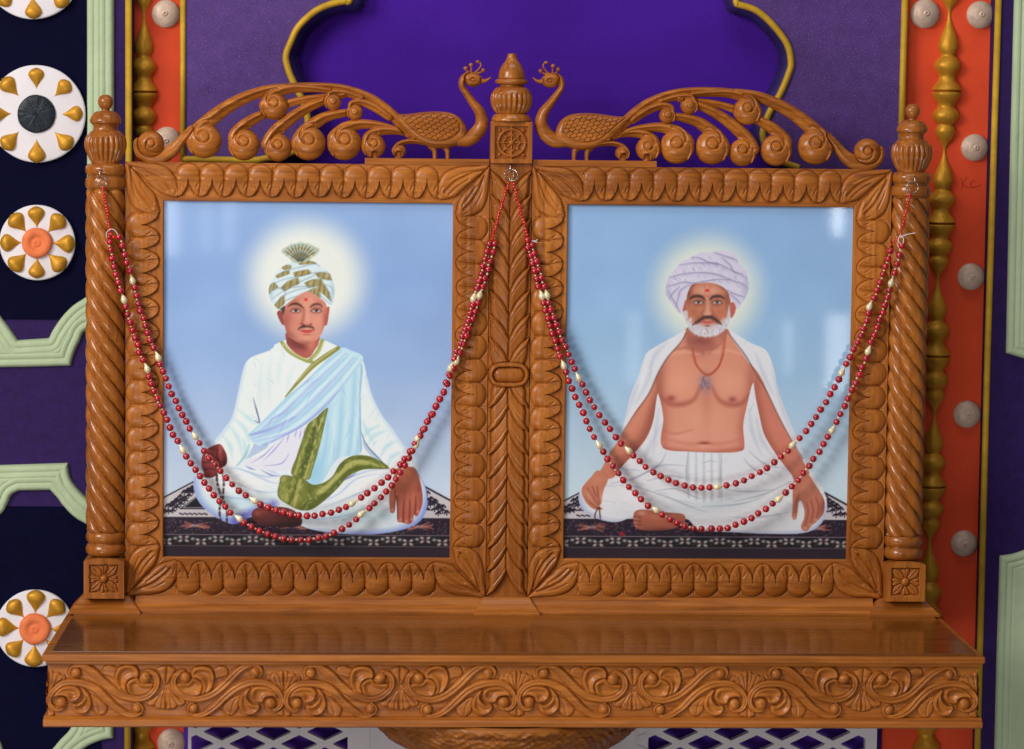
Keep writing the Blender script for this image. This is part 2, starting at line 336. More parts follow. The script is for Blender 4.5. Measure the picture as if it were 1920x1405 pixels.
    # turban
    tur = [(430, 322), (520, 318), (610, 340), (690, 390), (760, 450), (796, 530), (820, 620), (812, 720), (778, 796), (700, 740), (620, 690), (530, 648), (440, 690), (340, 760), (240, 836), (190, 800), (140, 720), (126, 640), (140, 560), (190, 480), (250, 400), (340, 346)]
    c.fill(tur, (216, 230, 232), feather=1.3); c.clip = c.mask(tur)
    G1, G2 = (158, 140, 88), (92, 84, 50)
    for pg in ([(440, 332), (520, 320), (604, 336), (630, 354), (560, 356), (446, 368)], [(262, 402), (308, 374), (360, 378), (356, 408), (286, 424)], [(200, 494), (270, 446), (336, 430), (344, 462), (222, 510)],
               [(384, 452), (450, 434), (540, 420), (570, 458), (470, 488), (400, 494)], [(612, 456), (700, 448), (780, 464), (790, 528), (700, 518), (646, 500)], [(126, 650), (140, 590), (184, 556), (224, 606), (166, 640), (134, 682)],
               [(254, 612), (320, 548), (430, 506), (450, 566), (360, 606), (296, 646)], [(500, 560), (580, 524), (676, 518), (696, 562), (620, 592), (546, 610)], [(536, 648), (604, 612), (664, 640), (668, 716), (590, 682)],
               [(650, 582), (704, 564), (766, 660), (784, 752), (730, 700), (630, 612)], [(186, 796), (250, 716), (286, 692), (294, 772), (234, 838)]):
        c.fill(pg, G1, 1, 1.6, smooth=False); cc = np.mean(pg, 0); p = np.array(pg, float); lo, hi = p.min(0), p.max(0)
        keep = c.clip; c.clip = c.clip * c.mask(pg, smooth=False)
        for i in range(9):
            x = lo[0] + (hi[0] - lo[0]) * (i + .5) / 9
            c.line([(x - 12, hi[1] + 4), (x, cc[1]), (x + 16, lo[1] - 4)], [8, 10, 8], [(206, 190, 134), G2, (182, 160, 102)][i % 3], .65, 4)
        c.clip = keep; c.line(np.vstack([p, p[:1]]), 3.4, G2, .6, 2, n=2)
    for p in ([(200, 480), (320, 430), (470, 390), (600, 360), (660, 380)], [(150, 580), (300, 520), (430, 496), (600, 452), (740, 440)], [(134, 660), (260, 610), (420, 560), (560, 500), (640, 470), (790, 530)], [(150, 740), (290, 640), (440, 600), (560, 590), (680, 520)],
              [(190, 800), (280, 700), (400, 640), (540, 610), (640, 600)], [(200, 830), (320, 740), (440, 690), (540, 640)], [(560, 640), (660, 690), (778, 780)], [(660, 570), (740, 640), (790, 760)], [(700, 570), (780, 600), (814, 680)], [(200, 600), (290, 640), (300, 700)]):
        c.line(p, [3, 6, 3], (108, 130, 144), .75, 3, taper=True)
    for i in range(26):
        x, y = rs.uniform(150, 780), rs.uniform(360, 760)
        c.line([(x, y), (x + 30, y - 16)], 4, [(180, 206, 216), (240, 246, 244)][i % 2], .5, 3, n=2)
    c.blob((800, 640), (26, 140), (160, 190, 206), .6); c.blob((150, 700), (24, 90), (170, 196, 208), .6); c.clip = None
    # fan plume
    c.fill([(392, 345), (330, 290), (262, 232), (300, 190), (370, 158), (452, 142), (540, 152), (610, 180), (654, 214), (590, 280), (522, 336), (456, 350)], (170, 176, 150), .85, 5)
    for i in range(15):
        a = math.radians(-150 + i * 120 / 14); r = 190 + 10 * math.sin(i * 2)
        b = (460 + 40 * math.cos(a), 345 + 20 * math.sin(a)); e = (455 + (r + 15) * math.cos(a), 335 + r * math.sin(a) * 1.02)
        mid = ((b[0] + e[0]) / 2 + (5 if i > 7 else -5), (b[1] + e[1]) / 2 + 6)
        c.line([b, mid, e], [6, 12, 18], (190, 200, 186), .7, 4)
        for f, cl in ((.38, (170, 140, 84)), (.55, (206, 212, 206)), (.72, (176, 140, 80)), (.9, (176, 200, 196))):
            q = (b[0] + (e[0] - b[0]) * f, b[1] + (e[1] - b[1]) * f); c.blob(q, (13, 9), cl, .7, a + 1.57)
    for i in range(10):
        a = math.radians(-150 + (i + .5) * 12.2); c.line([(455 + 30 * math.cos(a), 340 + 14 * math.sin(a)), (452 + 110 * math.cos(a), 335 + 105 * math.sin(a)), (455 + 195 * math.cos(a), 335 + 180 * math.sin(a))], [8, 10, 5], (66, 66, 44), .9, 2.4)
    # hand holding beads (zoom 340,620 @3.514)
    c.T(340, 620, 3.514)
    hl = [(150, 800), (190, 768), (250, 748), (280, 780), (300, 830), (296, 880), (262, 910), (222, 960), (190, 972), (150, 966), (146, 930), (134, 900), (132, 850), (140, 820)]
    c.fill(hl, (120, 52, 50), feather=1.3); c.clip = c.mask(hl)
    c.line([(260, 760), (252, 810), (258, 850)], [26, 26, 18], (176, 88, 80), .9, 6); c.line([(150, 850), (190, 840), (232, 852)], [20, 22, 16], (150, 72, 66), .9, 6)
    c.line([(146, 895), (190, 885), (226, 890)], [20, 22, 16], (138, 62, 60), .9, 6); c.line([(160, 945), (200, 935), (226, 940)], [20, 20, 14], (130, 58, 56), .9, 6); c.line([(170, 790), (200, 800), (236, 830)], [14, 18, 14], (168, 84, 76), .8, 6)
    for p in ([(140, 872), (190, 866), (230, 872)], [(150, 918), (190, 912), (226, 916)], [(170, 806), (210, 824), (240, 850)], [(240, 780), (236, 830), (250, 860)]): c.line(p, 5, (62, 22, 28), .8, 3)
    c.blob((290, 870), (16, 40), (60, 24, 26), .7); c.clip = None
    for xs, y0, n in (((232, 238, 262, 252, 262), 950, 24), ((276, 280, 276, 300, 300), 950, 24)):
        q = spl(np.array(list(zip(xs, (y0, 1010, 1110, 1190, 1270))), float), False, 8)
        for i in np.linspace(0, len(q) - 1, n).astype(int): c.blob(q[i], (8, 9), (56, 34, 34), .95, 0, 3); c.blob(q[i] + (-2, -3), (3, 3), (130, 90, 84), .6)
    # resting hand (zoom 560,620 @3.514)
    c.T(560, 620, 3.514)
    hr = [(650, 905), (700, 892), (760, 895), (788, 930), (806, 990), (820, 1060), (822, 1130), (800, 1200), (780, 1222), (766, 1210), (756, 1256), (728, 1274), (700, 1266), (680, 1262), (656, 1250), (652, 1160), (644, 1110), (636, 1190), (612, 1196), (604, 1160), (602, 1080), (620, 1010), (632, 950)]
    c.fill(hr, (176, 100, 76), feather=1.3); c.clip = c.mask(hr)
    c.blob((700, 960), (70, 60), (192, 116, 84), .8); c.blob((800, 1080), (22, 120), (126, 60, 50), .7); c.blob((720, 1200), (90, 60), (150, 74, 64), .6)
    for x0, x1, y1 in ((622, 622, 1180), (676, 674, 1245), (716, 716, 1255), (756, 750, 1240), (790, 792, 1190)):
        c.line([(x0 + 4, 1070), (x1, y1)], [16, 14], (196, 116, 96), .7, 8, n=3); c.blob((x1, y1), (9, 10), (214, 158, 146), .7, 0, 3)
    for p in ([(652, 1090), (656, 1170), (660, 1240)], [(700, 1110), (696, 1180), (696, 1260)], [(738, 1110), (738, 1180), (738, 1264)], [(776, 1090), (776, 1150), (770, 1210)], [(640, 1050), (640, 1120), (640, 1180)]): c.line(p, [3, 6, 6], (92, 38, 36), .8, 3)
    c.clip = None
    c.T(300, 370, 2.0655)
    c.line([(985, 1045), (1010, 1080), (1034, 1130), (1038, 1180)], 3, (110, 130, 200), .7, 2)
    tone(c)
    return c

def paint_right(k=1.0):
    c = Canvas(1056, 380, 1600, 1056, k); rs = c.rs
    ys = [380, 560, 700, 820, 910, 1056]
    cols = np.array([(146, 178, 216), (150, 184, 220), (160, 192, 220), (180, 204, 222), (196, 214, 224), (200, 214, 224)], float)
    for j in range(3): c.img[..., j] = np.interp(c.Y, ys, cols[:, j])
    c.img += soft_noise(c.h, c.w, 90, rs, 2)[..., None] * 3
    d = np.hypot(c.X - 1325, (c.Y - 545) * .97); t = np.clip((130 - d) / 74, 0, 1); t = t * t * (3 - 2 * t)
    c.blend((slice(None), slice(None)), t * .97, (230, 232, 216))
    carpet(c, 1058, 1592, (944,), 976, 905)
    c.T(1050, 370, 2.0655)
    WH = (224, 224, 228)
    # shawl behind
    sh = [(500, 512), (440, 540), (370, 580), (335, 610), (310, 690), (280, 770), (262, 850), (240, 930), (215, 990), (240, 1040), (330, 1060), (420, 1010), (560, 980), (720, 990), (800, 1020), (900, 1050), (970, 1060), (950, 990), (910, 900), (870, 800), (845, 730), (830, 660), (800, 590), (740, 560), (680, 525), (640, 508)]
    c.fill(sh, WH); c.clip = c.mask(sh)
    for p in ([(330, 620), (300, 740), (258, 870)], [(370, 610), (340, 720), (300, 800)], [(820, 640), (850, 760), (900, 900), (940, 980)], [(760, 600), (790, 680), (830, 760)], [(400, 880), (350, 980), (330, 1040)], [(390, 820), (380, 900), (370, 1000)], [(740, 820), (750, 900), (790, 1000)], [(770, 860), (790, 940), (850, 1020)], [(420, 560), (380, 600), (350, 660)]):
        c.line(p, [4, 14, 5], (192, 196, 210), .7, 7, taper=True)
    c.clip = None
    folds(c, sh, 90, 100, [(178, 182, 196), (196, 200, 208), (240, 240, 242), (160, 168, 182)], (20, 90), .45, 8)
    # lower garment
    low = [(410, 960), (370, 1010), (300, 1050), (200, 1080), (110, 1110), (86, 1160), (100, 1210), (150, 1245), (230, 1262), (300, 1240), (400, 1225), (500, 1245), (560, 1290), (700, 1300), (850, 1305), (960, 1300), (1020, 1270), (1046, 1210), (1035, 1140), (980, 1060), (900, 1040), (800, 1010), (735, 960), (650, 985), (500, 985)]
    c.fill(low, (222, 224, 228)); c.clip = c.mask(low)
    c.line([(86, 1150), (110, 1225), (200, 1270), (310, 1262)], [20, 34, 26], (158, 166, 200), .75, 12)
    c.line([(540, 1300), (750, 1315), (950, 1312), (1030, 1270), (1060, 1180)], [22, 30, 34, 26], (150, 160, 206), .8, 12)
    c.blob((640, 1190), (200, 30), (190, 202, 206), .6, -.1); c.blob((260, 1160), (110, 40), (232, 232, 234), .7); c.blob((850, 1180), (140, 50), (232, 232, 234), .7, -.2)
    for i in range(9):
        x = 506 + i * 15; c.line([(x, 985), (x + 2, 1080), (x + 4, 1180 - abs(i - 4) * 4)], [3, 6, 7], [(176, 186, 192), (236, 236, 238)][i % 2], .75, 3)
    for p in ([(506, 985), (500, 1060), (508, 1140)], [(634, 985), (634, 1080), (638, 1180)], [(420, 990), (400, 1030), (360, 1060), (290, 1090)], [(350, 1100), (430, 1080), (500, 1090)], [(380, 1140), (460, 1130), (530, 1160), (560, 1170)], [(300, 1120), (420, 1160), (520, 1200), (580, 1220)], [(210, 1110), (300, 1090), (400, 1040), (490, 1040)],
              [(640, 1130), (740, 1140), (840, 1130)], [(680, 1180), (800, 1150), (900, 1100)], [(560, 1200), (700, 1190), (800, 1160)], [(660, 1240), (780, 1240), (900, 1220)], [(720, 1010), (760, 1050), (840, 1080)], [(740, 980), (800, 1030), (880, 1050)]):
        c.line(p, [2, 6, 2], (140, 152, 164), .65, 3, taper=True)
    c.clip = None
    folds(c, low, 110, 8, [(178, 182, 196), (196, 200, 208), (240, 240, 242), (160, 168, 182)], (20, 90), .5, 9)
    # foot
    ft = [(298, 1250), (304, 1220), (340, 1212), (420, 1222), (490, 1230), (496, 1260), (460, 1284), (400, 1294), (330, 1292), (302, 1276)]
    c.fill(ft, (166, 98, 78)); c.clip = c.mask(ft); c.blob((420, 1240), (70, 12), (196, 126, 100), .8); c.blob((420, 1296), (90, 14), (90, 46, 44), .8); c.blob((330, 1226), (16, 9), (206, 150, 134), .8)
    for y in (1240, 1256, 1270): c.line([(300, y), (326, y + 2)], 4, (96, 48, 44), .7, 3, n=2); c.blob((308, y + 7), (7, 5), (200, 140, 124), .6)
    c.clip = None
    # torso
    body = [(498, 510), (470, 560), (420, 620), (385, 680), (376, 720), (396, 790), (408, 860), (400, 920), (402, 960), (430, 980), (520, 985), (640, 988), (700, 984), (722, 965), (716, 880), (730, 800), (745, 730), (760, 690), (720, 620), (670, 550), (645, 508), (570, 540)]
    SK = (214, 146, 122)
    arml = [(420, 625), (396, 665), (380, 690), (350, 760), (300, 830), (250, 920), (205, 990), (180, 1040), (160, 1085), (215, 1090), (250, 1045), (300, 990), (345, 930), (370, 860), (382, 770), (400, 720)]
    armr = [(735, 640), (748, 672), (752, 700), (760, 760), (780, 850), (800, 920), (850, 1000), (905, 1070), (930, 1110), (975, 1070), (950, 1020), (900, 930), (860, 860), (820, 780), (790, 710), (762, 665)]
    for a in (arml, armr): c.fill(a, (198, 126, 104))
    c.clip = c.mask(arml); c.line([(392, 690), (372, 800), (350, 900), (290, 990), (230, 1060)], [14, 34, 30, 24], (150, 86, 70), .8, 16); c.line([(380, 720), (330, 820), (270, 920), (210, 1010)], [10, 30, 30, 20], (220, 150, 120), .6, 18); c.clip = None
    c.clip = c.mask(armr); c.line([(760, 700), (775, 800), (795, 900), (860, 1010), (915, 1090)], [14, 26, 22, 18], (160, 90, 76), .7, 14); c.line([(790, 760), (830, 860), (880, 950), (940, 1040)], [20, 34, 26], (206, 128, 112), .6, 18); c.clip = None
    c.fill(body, SK); c.clip = c.mask(body)
    c.blob((390, 740), (26, 130), (150, 82, 68), .8); c.blob((745, 760), (24, 140), (164, 92, 78), .75); c.blob((404, 900), (26, 90), (176, 100, 84), .7); c.blob((716, 900), (22, 90), (176, 100, 84), .7)
    c.blob((470, 720), (66, 60), (228, 162, 136), .8); c.blob((660, 720), (66, 60), (226, 160, 136), .8); c.blob((560, 860), (110, 60), (226, 166, 140), .6); c.blob((490, 930), (70, 30), (230, 170, 150), .5); c.blob((640, 930), (70, 30), (226, 160, 140), .5)
    c.blob((575, 800), (22, 90), (196, 126, 106), .5)
    c.line([(396, 770), (430, 798), (480, 800), (525, 780), (548, 730)], [5, 16, 18, 12, 4], (164, 92, 76), .8, 9)
    c.line([(592, 730), (620, 780), (660, 800), (705, 796), (740, 760)], [4, 12, 18, 16, 5], (164, 92, 76), .8, 9)
    c.blob((436, 778), (17, 12), (150, 70, 66), .8); c.blob((673, 780), (15, 11), (150, 70, 66), .8)
    c.line([(404, 900), (450, 915), (520, 900)], [3, 8, 2], (180, 106, 90), .5, 6); c.line([(404, 930), (480, 950), (560, 956), (650, 950), (716, 930)], [4, 8, 8, 4], (188, 116, 98), .5, 7)
    c.line([(404, 972), (560, 990), (718, 972)], 12, (158, 84, 72), .6, 8)
    c.blob((568, 951), (22, 6), (140, 62, 56), .85); c.blob((568, 962), (26, 6), (236, 178, 156), .6)
    c.blob((568, 715), (24, 36), (128, 112, 128), .65)
    for i in range(60):
        a = rs.uniform(-1.6, 4.7); r = rs.uniform(4, 26); x, y = 568 + r * .8 * math.cos(a), 716 + r * 1.3 * math.sin(a); c.line([(x, y), (x + rs.uniform(-4, 4), y + 9)], 1.8, [(90, 80, 104), (170, 160, 176)][i % 2], .6, 1.5, n=2)
    # neck + collar bones
    c.blob((545, 570), (34, 40), (150, 86, 76), .75); c.blob((600, 575), (30, 50), (206, 138, 120), .7); c.blob((510, 540), (20, 40), (134, 76, 66), .8)
    c.line([(430, 610), (480, 596), (540, 606)], [4, 10, 4], (236, 176, 150), .6, 7); c.line([(440, 590), (490, 580), (520, 586)], [3, 9, 3], (164, 98, 82), .6, 6); c.line([(600, 600), (650, 590), (700, 604)], [3, 10, 4], (236, 176, 150), .6, 7)
    c.line([(548, 560), (552, 590), (560, 606)], 5, (140, 84, 76), .5, 5); c.line([(590, 560), (586, 590), (576, 606)], 5, (160, 100, 90), .5, 5)
    c.clip = None
    for s in ([(500, 510), (470, 560), (420, 620), (385, 680), (350, 760), (290, 850), (240, 930)], [(642, 508), (670, 545), (720, 610), (762, 680), (800, 740), (850, 840), (900, 930), (950, 1010)]): c.line(s, [4, 6, 5, 3], (120, 84, 84), .8, 2.4)
    # necklace
    for off in (0, 5):
        q = spl(np.array([(510 + off, 550), (518 + off, 610), (536, 656 - off), (574, 688 - off), (612, 662 - off), (634 - off, 610), (642 - off, 540)], float), False, 10)
        for p in q[::1]: c.blob(p, (3.4, 3.4), (168, 76, 56), .8, 0, 3); c.blob(p + (-1, -1), (1.5, 1.5), (230, 150, 120), .6)
    # hands
    c.T(1070, 600, 3.193)
    hl = [(180, 905), (240, 930), (238, 975), (222, 1010), (210, 1060), (206, 1100), (196, 1120), (214, 1136), (196, 1144), (160, 1138), (130, 1118), (108, 1090), (90, 1050), (88, 1010), (110, 980), (145, 940)]
    c.fill(hl, (190, 122, 98)); c.clip = c.mask(hl); c.blob((180, 960), (50, 40), (206, 138, 112), .8)
    for p in ([(120, 1010), (150, 1060), (186, 1110)], [(180, 1000), (184, 1050), (196, 1108)], [(110, 1060), (140, 1100), (180, 1130)], [(150, 1000), (160, 1030), (172, 1060)]): c.line(p, [3, 7, 5], (124, 66, 56), .75, 4)
    c.blob((204, 1060), (10, 34), (216, 154, 132), .7); c.blob((130, 1060), (16, 30), (214, 150, 126), .6, -.5); c.clip = None
    for xs in ((186, 172, 168, 176), (194, 196, 200, 206)):
        q = spl(np.array(list(zip(xs, (1130, 1160, 1190, 1232))), float), False, 6)
        for i in range(0, len(q), 2): c.blob(q[i], (5.5, 6), (84, 50, 46), .9, 0, 3)
    for i in range(40):
        a = rs.uniform(0, 6.3); c.blob((180 + 90 * math.cos(a) * rs.rand(), 1245 + 14 * math.sin(a)), (4, 4), (90, 54, 50), .7)
    c.blob((330, 1288), (16, 14), (170, 34, 50), .9, .5, 3)
    c.T(1310, 600, 3.193)
    hr = [(588, 960), (640, 900), (676, 925), (710, 975), (740, 1020), (768, 1070), (774, 1110), (766, 1160), (730, 1205), (700, 1230), (674, 1262), (648, 1262), (634, 1236), (650, 1190), (652, 1140), (634, 1086), (618, 1090), (612, 1150), (604, 1190), (588, 1196), (578, 1170), (582, 1100), (580, 1030)]
    c.fill(hr, (188, 120, 98)); c.clip = c.mask(hr); c.blob((660, 1000), (46, 60), (204, 134, 110), .8, .3); c.blob((766, 1110), (20, 70), (130, 70, 58), .7, .2)
    for p in ([(662, 1090), (676, 1150), (658, 1230)], [(690, 1080), (706, 1140), (690, 1220)], [(720, 1060), (738, 1120), (724, 1190)], [(622, 1040), (604, 1090), (600, 1150)]): c.line(p, [4, 8, 5], (128, 66, 56), .75, 4)
    for x, y in ((660, 1248), (690, 1226), (724, 1196), (592, 1184)): c.blob((x, y), (7, 8), (220, 172, 158), .7, 0, 3)
    c.clip = None
    # ---- head
    c.T(1220, 450, 5.62)
    c.fill([(386, 920), (400, 1000), (420, 1100), (500, 1160), (640, 1160), (740, 1100), (800, 1000), (806, 930), (600, 900)], (176, 108, 92), feather=2); c.blob((540, 1060), (120, 50), (136, 78, 70), .7); c.blob((720, 1060), (50, 60), (206, 140, 120), .6)
    face = [(430, 450), (560, 440), (680, 450), (800, 520), (836, 620), (830, 760), (810, 860), (740, 940), (600, 990), (470, 950), (400, 870), (376, 760), (374, 640), (390, 540)]
    c.fill([(330, 700), (350, 640), (384, 640), (384, 780), (350, 770)], (176, 100, 92), feather=1.4)
    c.fill([(836, 660), (880, 650), (900, 680), (880, 770), (840, 810)], (186, 104, 92), feather=1.4)
    c.fill(face, (196, 128, 100)); c.clip = c.mask(face)
    c.blob((590, 530), (120, 50), (222, 168, 148), .9); c.blob((400, 560), (40, 120), (128, 76, 62), .8); c.blob((810, 600), (40, 130), (140, 80, 64), .75); c.blob((460, 760), (50, 60), (176, 104, 72), .7); c.blob((730, 760), (50, 60), (184, 112, 84), .7)
    c.blob((430, 470), (60, 24), (120, 70, 58), .7, -.6); c.blob((760, 490), (60, 24), (130, 76, 60), .7, .5)
    c.line([(600, 620), (600, 700), (598, 760)], [16, 26, 34], (222, 166, 150), .9, 12); c.line([(570, 640), (566, 700), (550, 760)], [8, 14, 10], (140, 80, 62), .6, 8); c.line([(636, 640), (640, 710), (656, 770)], [8, 14, 10], (150, 88, 70), .6, 8)
    c.blob((600, 775), (34, 18), (220, 158, 142), .85); c.line([(545, 785), (570, 800), (600, 806), (635, 798), (660, 782)], [6, 7, 6], (120, 56, 50), .8, 4)
    c.line([(535, 760), (510, 800), (480, 830)], [4, 9, 3], (136, 76, 60), .6, 7); c.line([(660, 760), (690, 800), (716, 830)], [4, 9, 3], (140, 80, 64), .6, 7)
    for (x, y) in ((502, 650), (697, 648)):
        c.blob((x, y), (60, 30), (136, 80, 66), .6)
        c.fill([(x - 48, y + 4), (x - 20, y - 11), (x + 10, y - 13), (x + 36, y - 3), (x + 47, y + 9), (x + 16, y + 17), (x - 24, y + 15)], (200, 186, 180), feather=1.3)
        c.blob((x, y), (18, 15), (66, 50, 46), 1, 0, 5); c.blob((x, y), (8, 8), (14, 12, 14), 1, 0, 4); c.blob((x - 5, y - 6), (4, 4), (220, 216, 214), .9)
        c.line([(x - 52, y + 4), (x - 22, y - 15), (x + 10, y - 17), (x + 40, y - 6), (x + 52, y + 11)], [3, 7, 7, 4], (56, 38, 36), .85, 4); c.line([(x - 40, y + 18), (x, y + 28), (x + 44, y + 16)], 5, (120, 66, 60), .7, 4); c.line([(x - 40, y + 36), (x, y + 46), (x + 34, y + 38)], 5, (140, 84, 66), .5, 5)
    c.line([(420, 612), (450, 590), (500, 586), (540, 596), (564, 622)], [12, 26, 30, 26, 10], (58, 40, 38), .95, 5)
    c.line([(624, 620), (650, 594), (700, 584), (740, 590), (772, 612)], [12, 26, 30, 24, 8], (58, 40, 38), .95, 5)
    c.blob((592, 526), (22, 20), (206, 62, 56), 1, 0, 5); c.line([(566, 480), (566, 560), (590, 590)], 3.4, (176, 80, 70), .7, 3); c.line([(620, 480), (622, 560), (600, 590)], 3.4, (176, 80, 70), .7, 3)
    c.clip = None
    # beard
    br = [(384, 740), (400, 830), (440, 880), (520, 880), (590, 890), (670, 880), (750, 870), (800, 800), (822, 680), (834, 760), (828, 850), (790, 930), (720, 985), (640, 1010), (560, 1012), (480, 990), (410, 940), (390, 880), (350, 800), (330, 760)]
    c.fill(br, (206, 200, 206), .95, 4)
    for i in range(240):
        a = rs.uniform(.05, 3.09); r = rs.uniform(.7, 1.0)
        x = 595 - 215 * math.cos(a) * r; y = 800 + 205 * math.sin(a) * r
        if 470 < x < 720 and y < 880: continue
        dx, dy = -math.cos(a) * 12 + rs.uniform(-5, 5), 22 + rs.uniform(-6, 6)
        c.line([(x, y), (x + dx, y + dy)], [4, 2], [(240, 236, 240), (176, 168, 178), (222, 216, 222)][i % 3], .65, 2.4, n=2)
    c.fill([(500, 880), (540, 864), (600, 858), (660, 864), (700, 880), (640, 905), (600, 912), (550, 904)], (196, 150, 140), .6, 8)
    c.line([(446, 888), (480, 866), (520, 838), (560, 812), (598, 806)], [6, 24, 34, 34, 22], (66, 46, 50), .95, 5)
    c.line([(600, 806), (640, 808), (676, 828), (716, 858), (748, 884)], [22, 34, 34, 24, 5], (66, 46, 50), .95, 5)
    c.fill([(536, 852), (570, 840), (600, 846), (630, 840), (664, 852), (636, 878), (600, 886), (562, 878)], (206, 116, 106), .95, 2); c.line([(536, 852), (600, 860), (664, 852)], 5, (130, 56, 56), .8, 3)
    c.blob((600, 900), (26, 7), (90, 50, 50), .8); c.line([(590, 930), (602, 960), (606, 972)], 4, (110, 60, 60), .7, 3)
    # turban
    tur = [(430, 170), (520, 124), (640, 122), (740, 100), (830, 116), (890, 160), (910, 220), (980, 300), (1010, 380), (1028, 480), (1006, 570), (970, 640), (910, 720), (880, 660), (830, 610), (810, 540), (740, 480), (640, 446), (540, 446), (440, 462), (400, 520), (370, 600), (340, 720), (318, 770), (260, 720), (190, 620), (158, 560), (162, 470), (190, 380), (250, 300), (300, 240)]
    c.fill(tur, (214, 208, 224), feather=1.4); c.clip = c.mask(tur)
    for i in range(60):   # pleats
        t = i / 59.0
        x = 180 + 830 * t; y = 420 - 190 * math.sin(math.pi * min(1, t * 1.02)) + 30 * math.sin(i * 7.1)
        c.line([(x, y), (x + 26 * (1 if i % 2 else -.4), y + 48), (x - 6, y + 92)], [3, 10, 3], [(186, 180, 204), (232, 228, 238)][i % 2], .55, 5)
    for p in ([(300, 262), (420, 240), (540, 236), (680, 240), (800, 290), (900, 340), (1004, 390)], [(196, 392), (300, 362), (420, 344), (560, 340), (700, 360), (830, 410), (950, 450), (1018, 500)], [(166, 486), (240, 470), (340, 440), (440, 450), (560, 430), (680, 410), (830, 412)],
              [(430, 176), (520, 190), (600, 230), (700, 250)], [(660, 124), (760, 160), (860, 190), (908, 216)], [(740, 180), (830, 260), (860, 320), (960, 350)], [(190, 540), (220, 600), (270, 680), (310, 760)], [(400, 470), (320, 520), (290, 600), (270, 700)], [(800, 520), (880, 560), (980, 590)], [(830, 560), (900, 620), (940, 660)], [(200, 620), (230, 560), (300, 490)]):
        c.line(p, [4, 8, 4], (104, 98, 134), .8, 3.4, taper=True)
        q = np.array(p, float) + (0, 14); c.line(q, [3, 16, 3], (182, 176, 202), .5, 9, taper=True)
    for i in range(34):
        x, y = rs.uniform(220, 960), rs.uniform(150, 480); a = rs.uniform(.5, 1.3)
        c.line([(x, y), (x + 34 * math.cos(a), y + 34 * math.sin(a))], [4, 1.5], (120, 114, 150), .5, 2.4, n=2)
    c.blob((1000, 500), (40, 160), (170, 166, 196), .6); c.blob((180, 560), (30, 100), (176, 172, 200), .6); c.clip = None
    tone(c)
    return c
# ------------------------------------------------------------------ camera
CAM = np.array([-0.19172, -4.20178, 0.68699]); YAW, PITCH, ROLL, FPX = 0.04669, 0.08747, 0.01123, 5600.0
def cam_axes():
    f = np.array([math.sin(YAW) * math.cos(PITCH), math.cos(YAW) * math.cos(PITCH), -math.sin(PITCH)])
    r = np.array([math.cos(YAW), -math.sin(YAW), 0.0]); u = np.cross(r, f)
    c, s = math.cos(ROLL), math.sin(ROLL)
    return c * r + s * u, -s * r + c * u, f
AR, AU, AF = cam_axes()
def at(px, py, Y):
    """where a sight line of the photograph meets the plane y = Y (all in working units)"""
    d = AF * FPX + AR * (px - 960) - AU * (py - 702.5)
    P = CAM + d * ((Y * U - CAM[1]) / d[1])
    return P[0] / U, P[2] / U
def ats(pts, Y): return [at(x, y, Y) for x, y in pts]

# ------------------------------------------------------------------ objects
def link(o, parent=None):
    COL.objects.link(o)
    if parent is not None: o.parent = parent
    return o
def base_of(o):
    v = Vector((0, 0, 0))
    while o is not None:
        v = v + o.location; o = o.parent
    return np.array(v)
def thing(name, label, cat, loc, group=None, kind=None):
    o = bpy.data.objects.new(name, None); o.empty_display_size = .05
    o.location = Vector([c * U for c in loc]); link(o)
    o['label'] = label; o['category'] = cat
    if group: o['group'] = group
    if kind: o['kind'] = kind
    return o
def tag(o, label, cat, group=None, kind=None):
    o['label'] = label; o['category'] = cat
    if group: o['group'] = group
    if kind: o['kind'] = kind
    return o
def node(name, parent):
    o = bpy.data.objects.new(name, None); o.empty_display_size = .02
    return link(o, parent)
def raw_mesh(name, V, F, smooth=True):
    """V (n,3) in working units, F (m,4) or list of (m,k) arrays"""
    me = bpy.data.meshes.new(name)
    V = np.asarray(V, float) * U
    Fs = [np.asarray(f, np.int32) for f in (F if isinstance(F, list) else [F]) if len(f)]
    me.vertices.add(len(V)); me.vertices.foreach_set('co', V.astype(np.float32).ravel())
    nl = sum(f.size for f in Fs); nf = sum(len(f) for f in Fs)
    me.loops.add(nl); me.polygons.add(nf)
    me.loops.foreach_set('vertex_index', np.concatenate([f.ravel() for f in Fs]))
    tot = np.concatenate([np.full(len(f), f.shape[1], np.int32) for f in Fs])
    me.polygons.foreach_set('loop_start', (np.cumsum(tot) - tot).astype(np.int32))
    me.polygons.foreach_set('use_smooth', np.full(nf, bool(smooth)))
    me.update(calc_edges=True); me.validate()
    return me
def obj(name, V, F, m, parent=None, smooth=True, loc=None):
    V = np.asarray(V, float)
    if parent is not None: V = V - base_of(parent) / U
    if loc is not None: V = V - np.array(loc)
    me = raw_mesh(name, V, F, smooth); me.materials.append(m)
    o = bpy.data.objects.new(name, me); link(o, parent)
    if loc is not None: o.location = Vector([c * U for c in loc])
    return o
class MB:
    def __init__(s): s.V = []; s.Q = []; s.T = []; s.n = 0
    def add(s, V, Q=(), T=()):
        V = np.asarray(V, float); s.V.append(V)
        if len(Q): s.Q.append(np.asarray(Q, int) + s.n)
        if len(T): s.T.append(np.asarray(T, int) + s.n)
        s.n += len(V); return s
    def build(s, name, m, parent=None, smooth=True, loc=None):
        F = []
        if s.Q: F.append(np.concatenate(s.Q))
        if s.T: F.append(np.concatenate(s.T))
        return obj(name, np.concatenate(s.V), F, m, parent, smooth, loc)
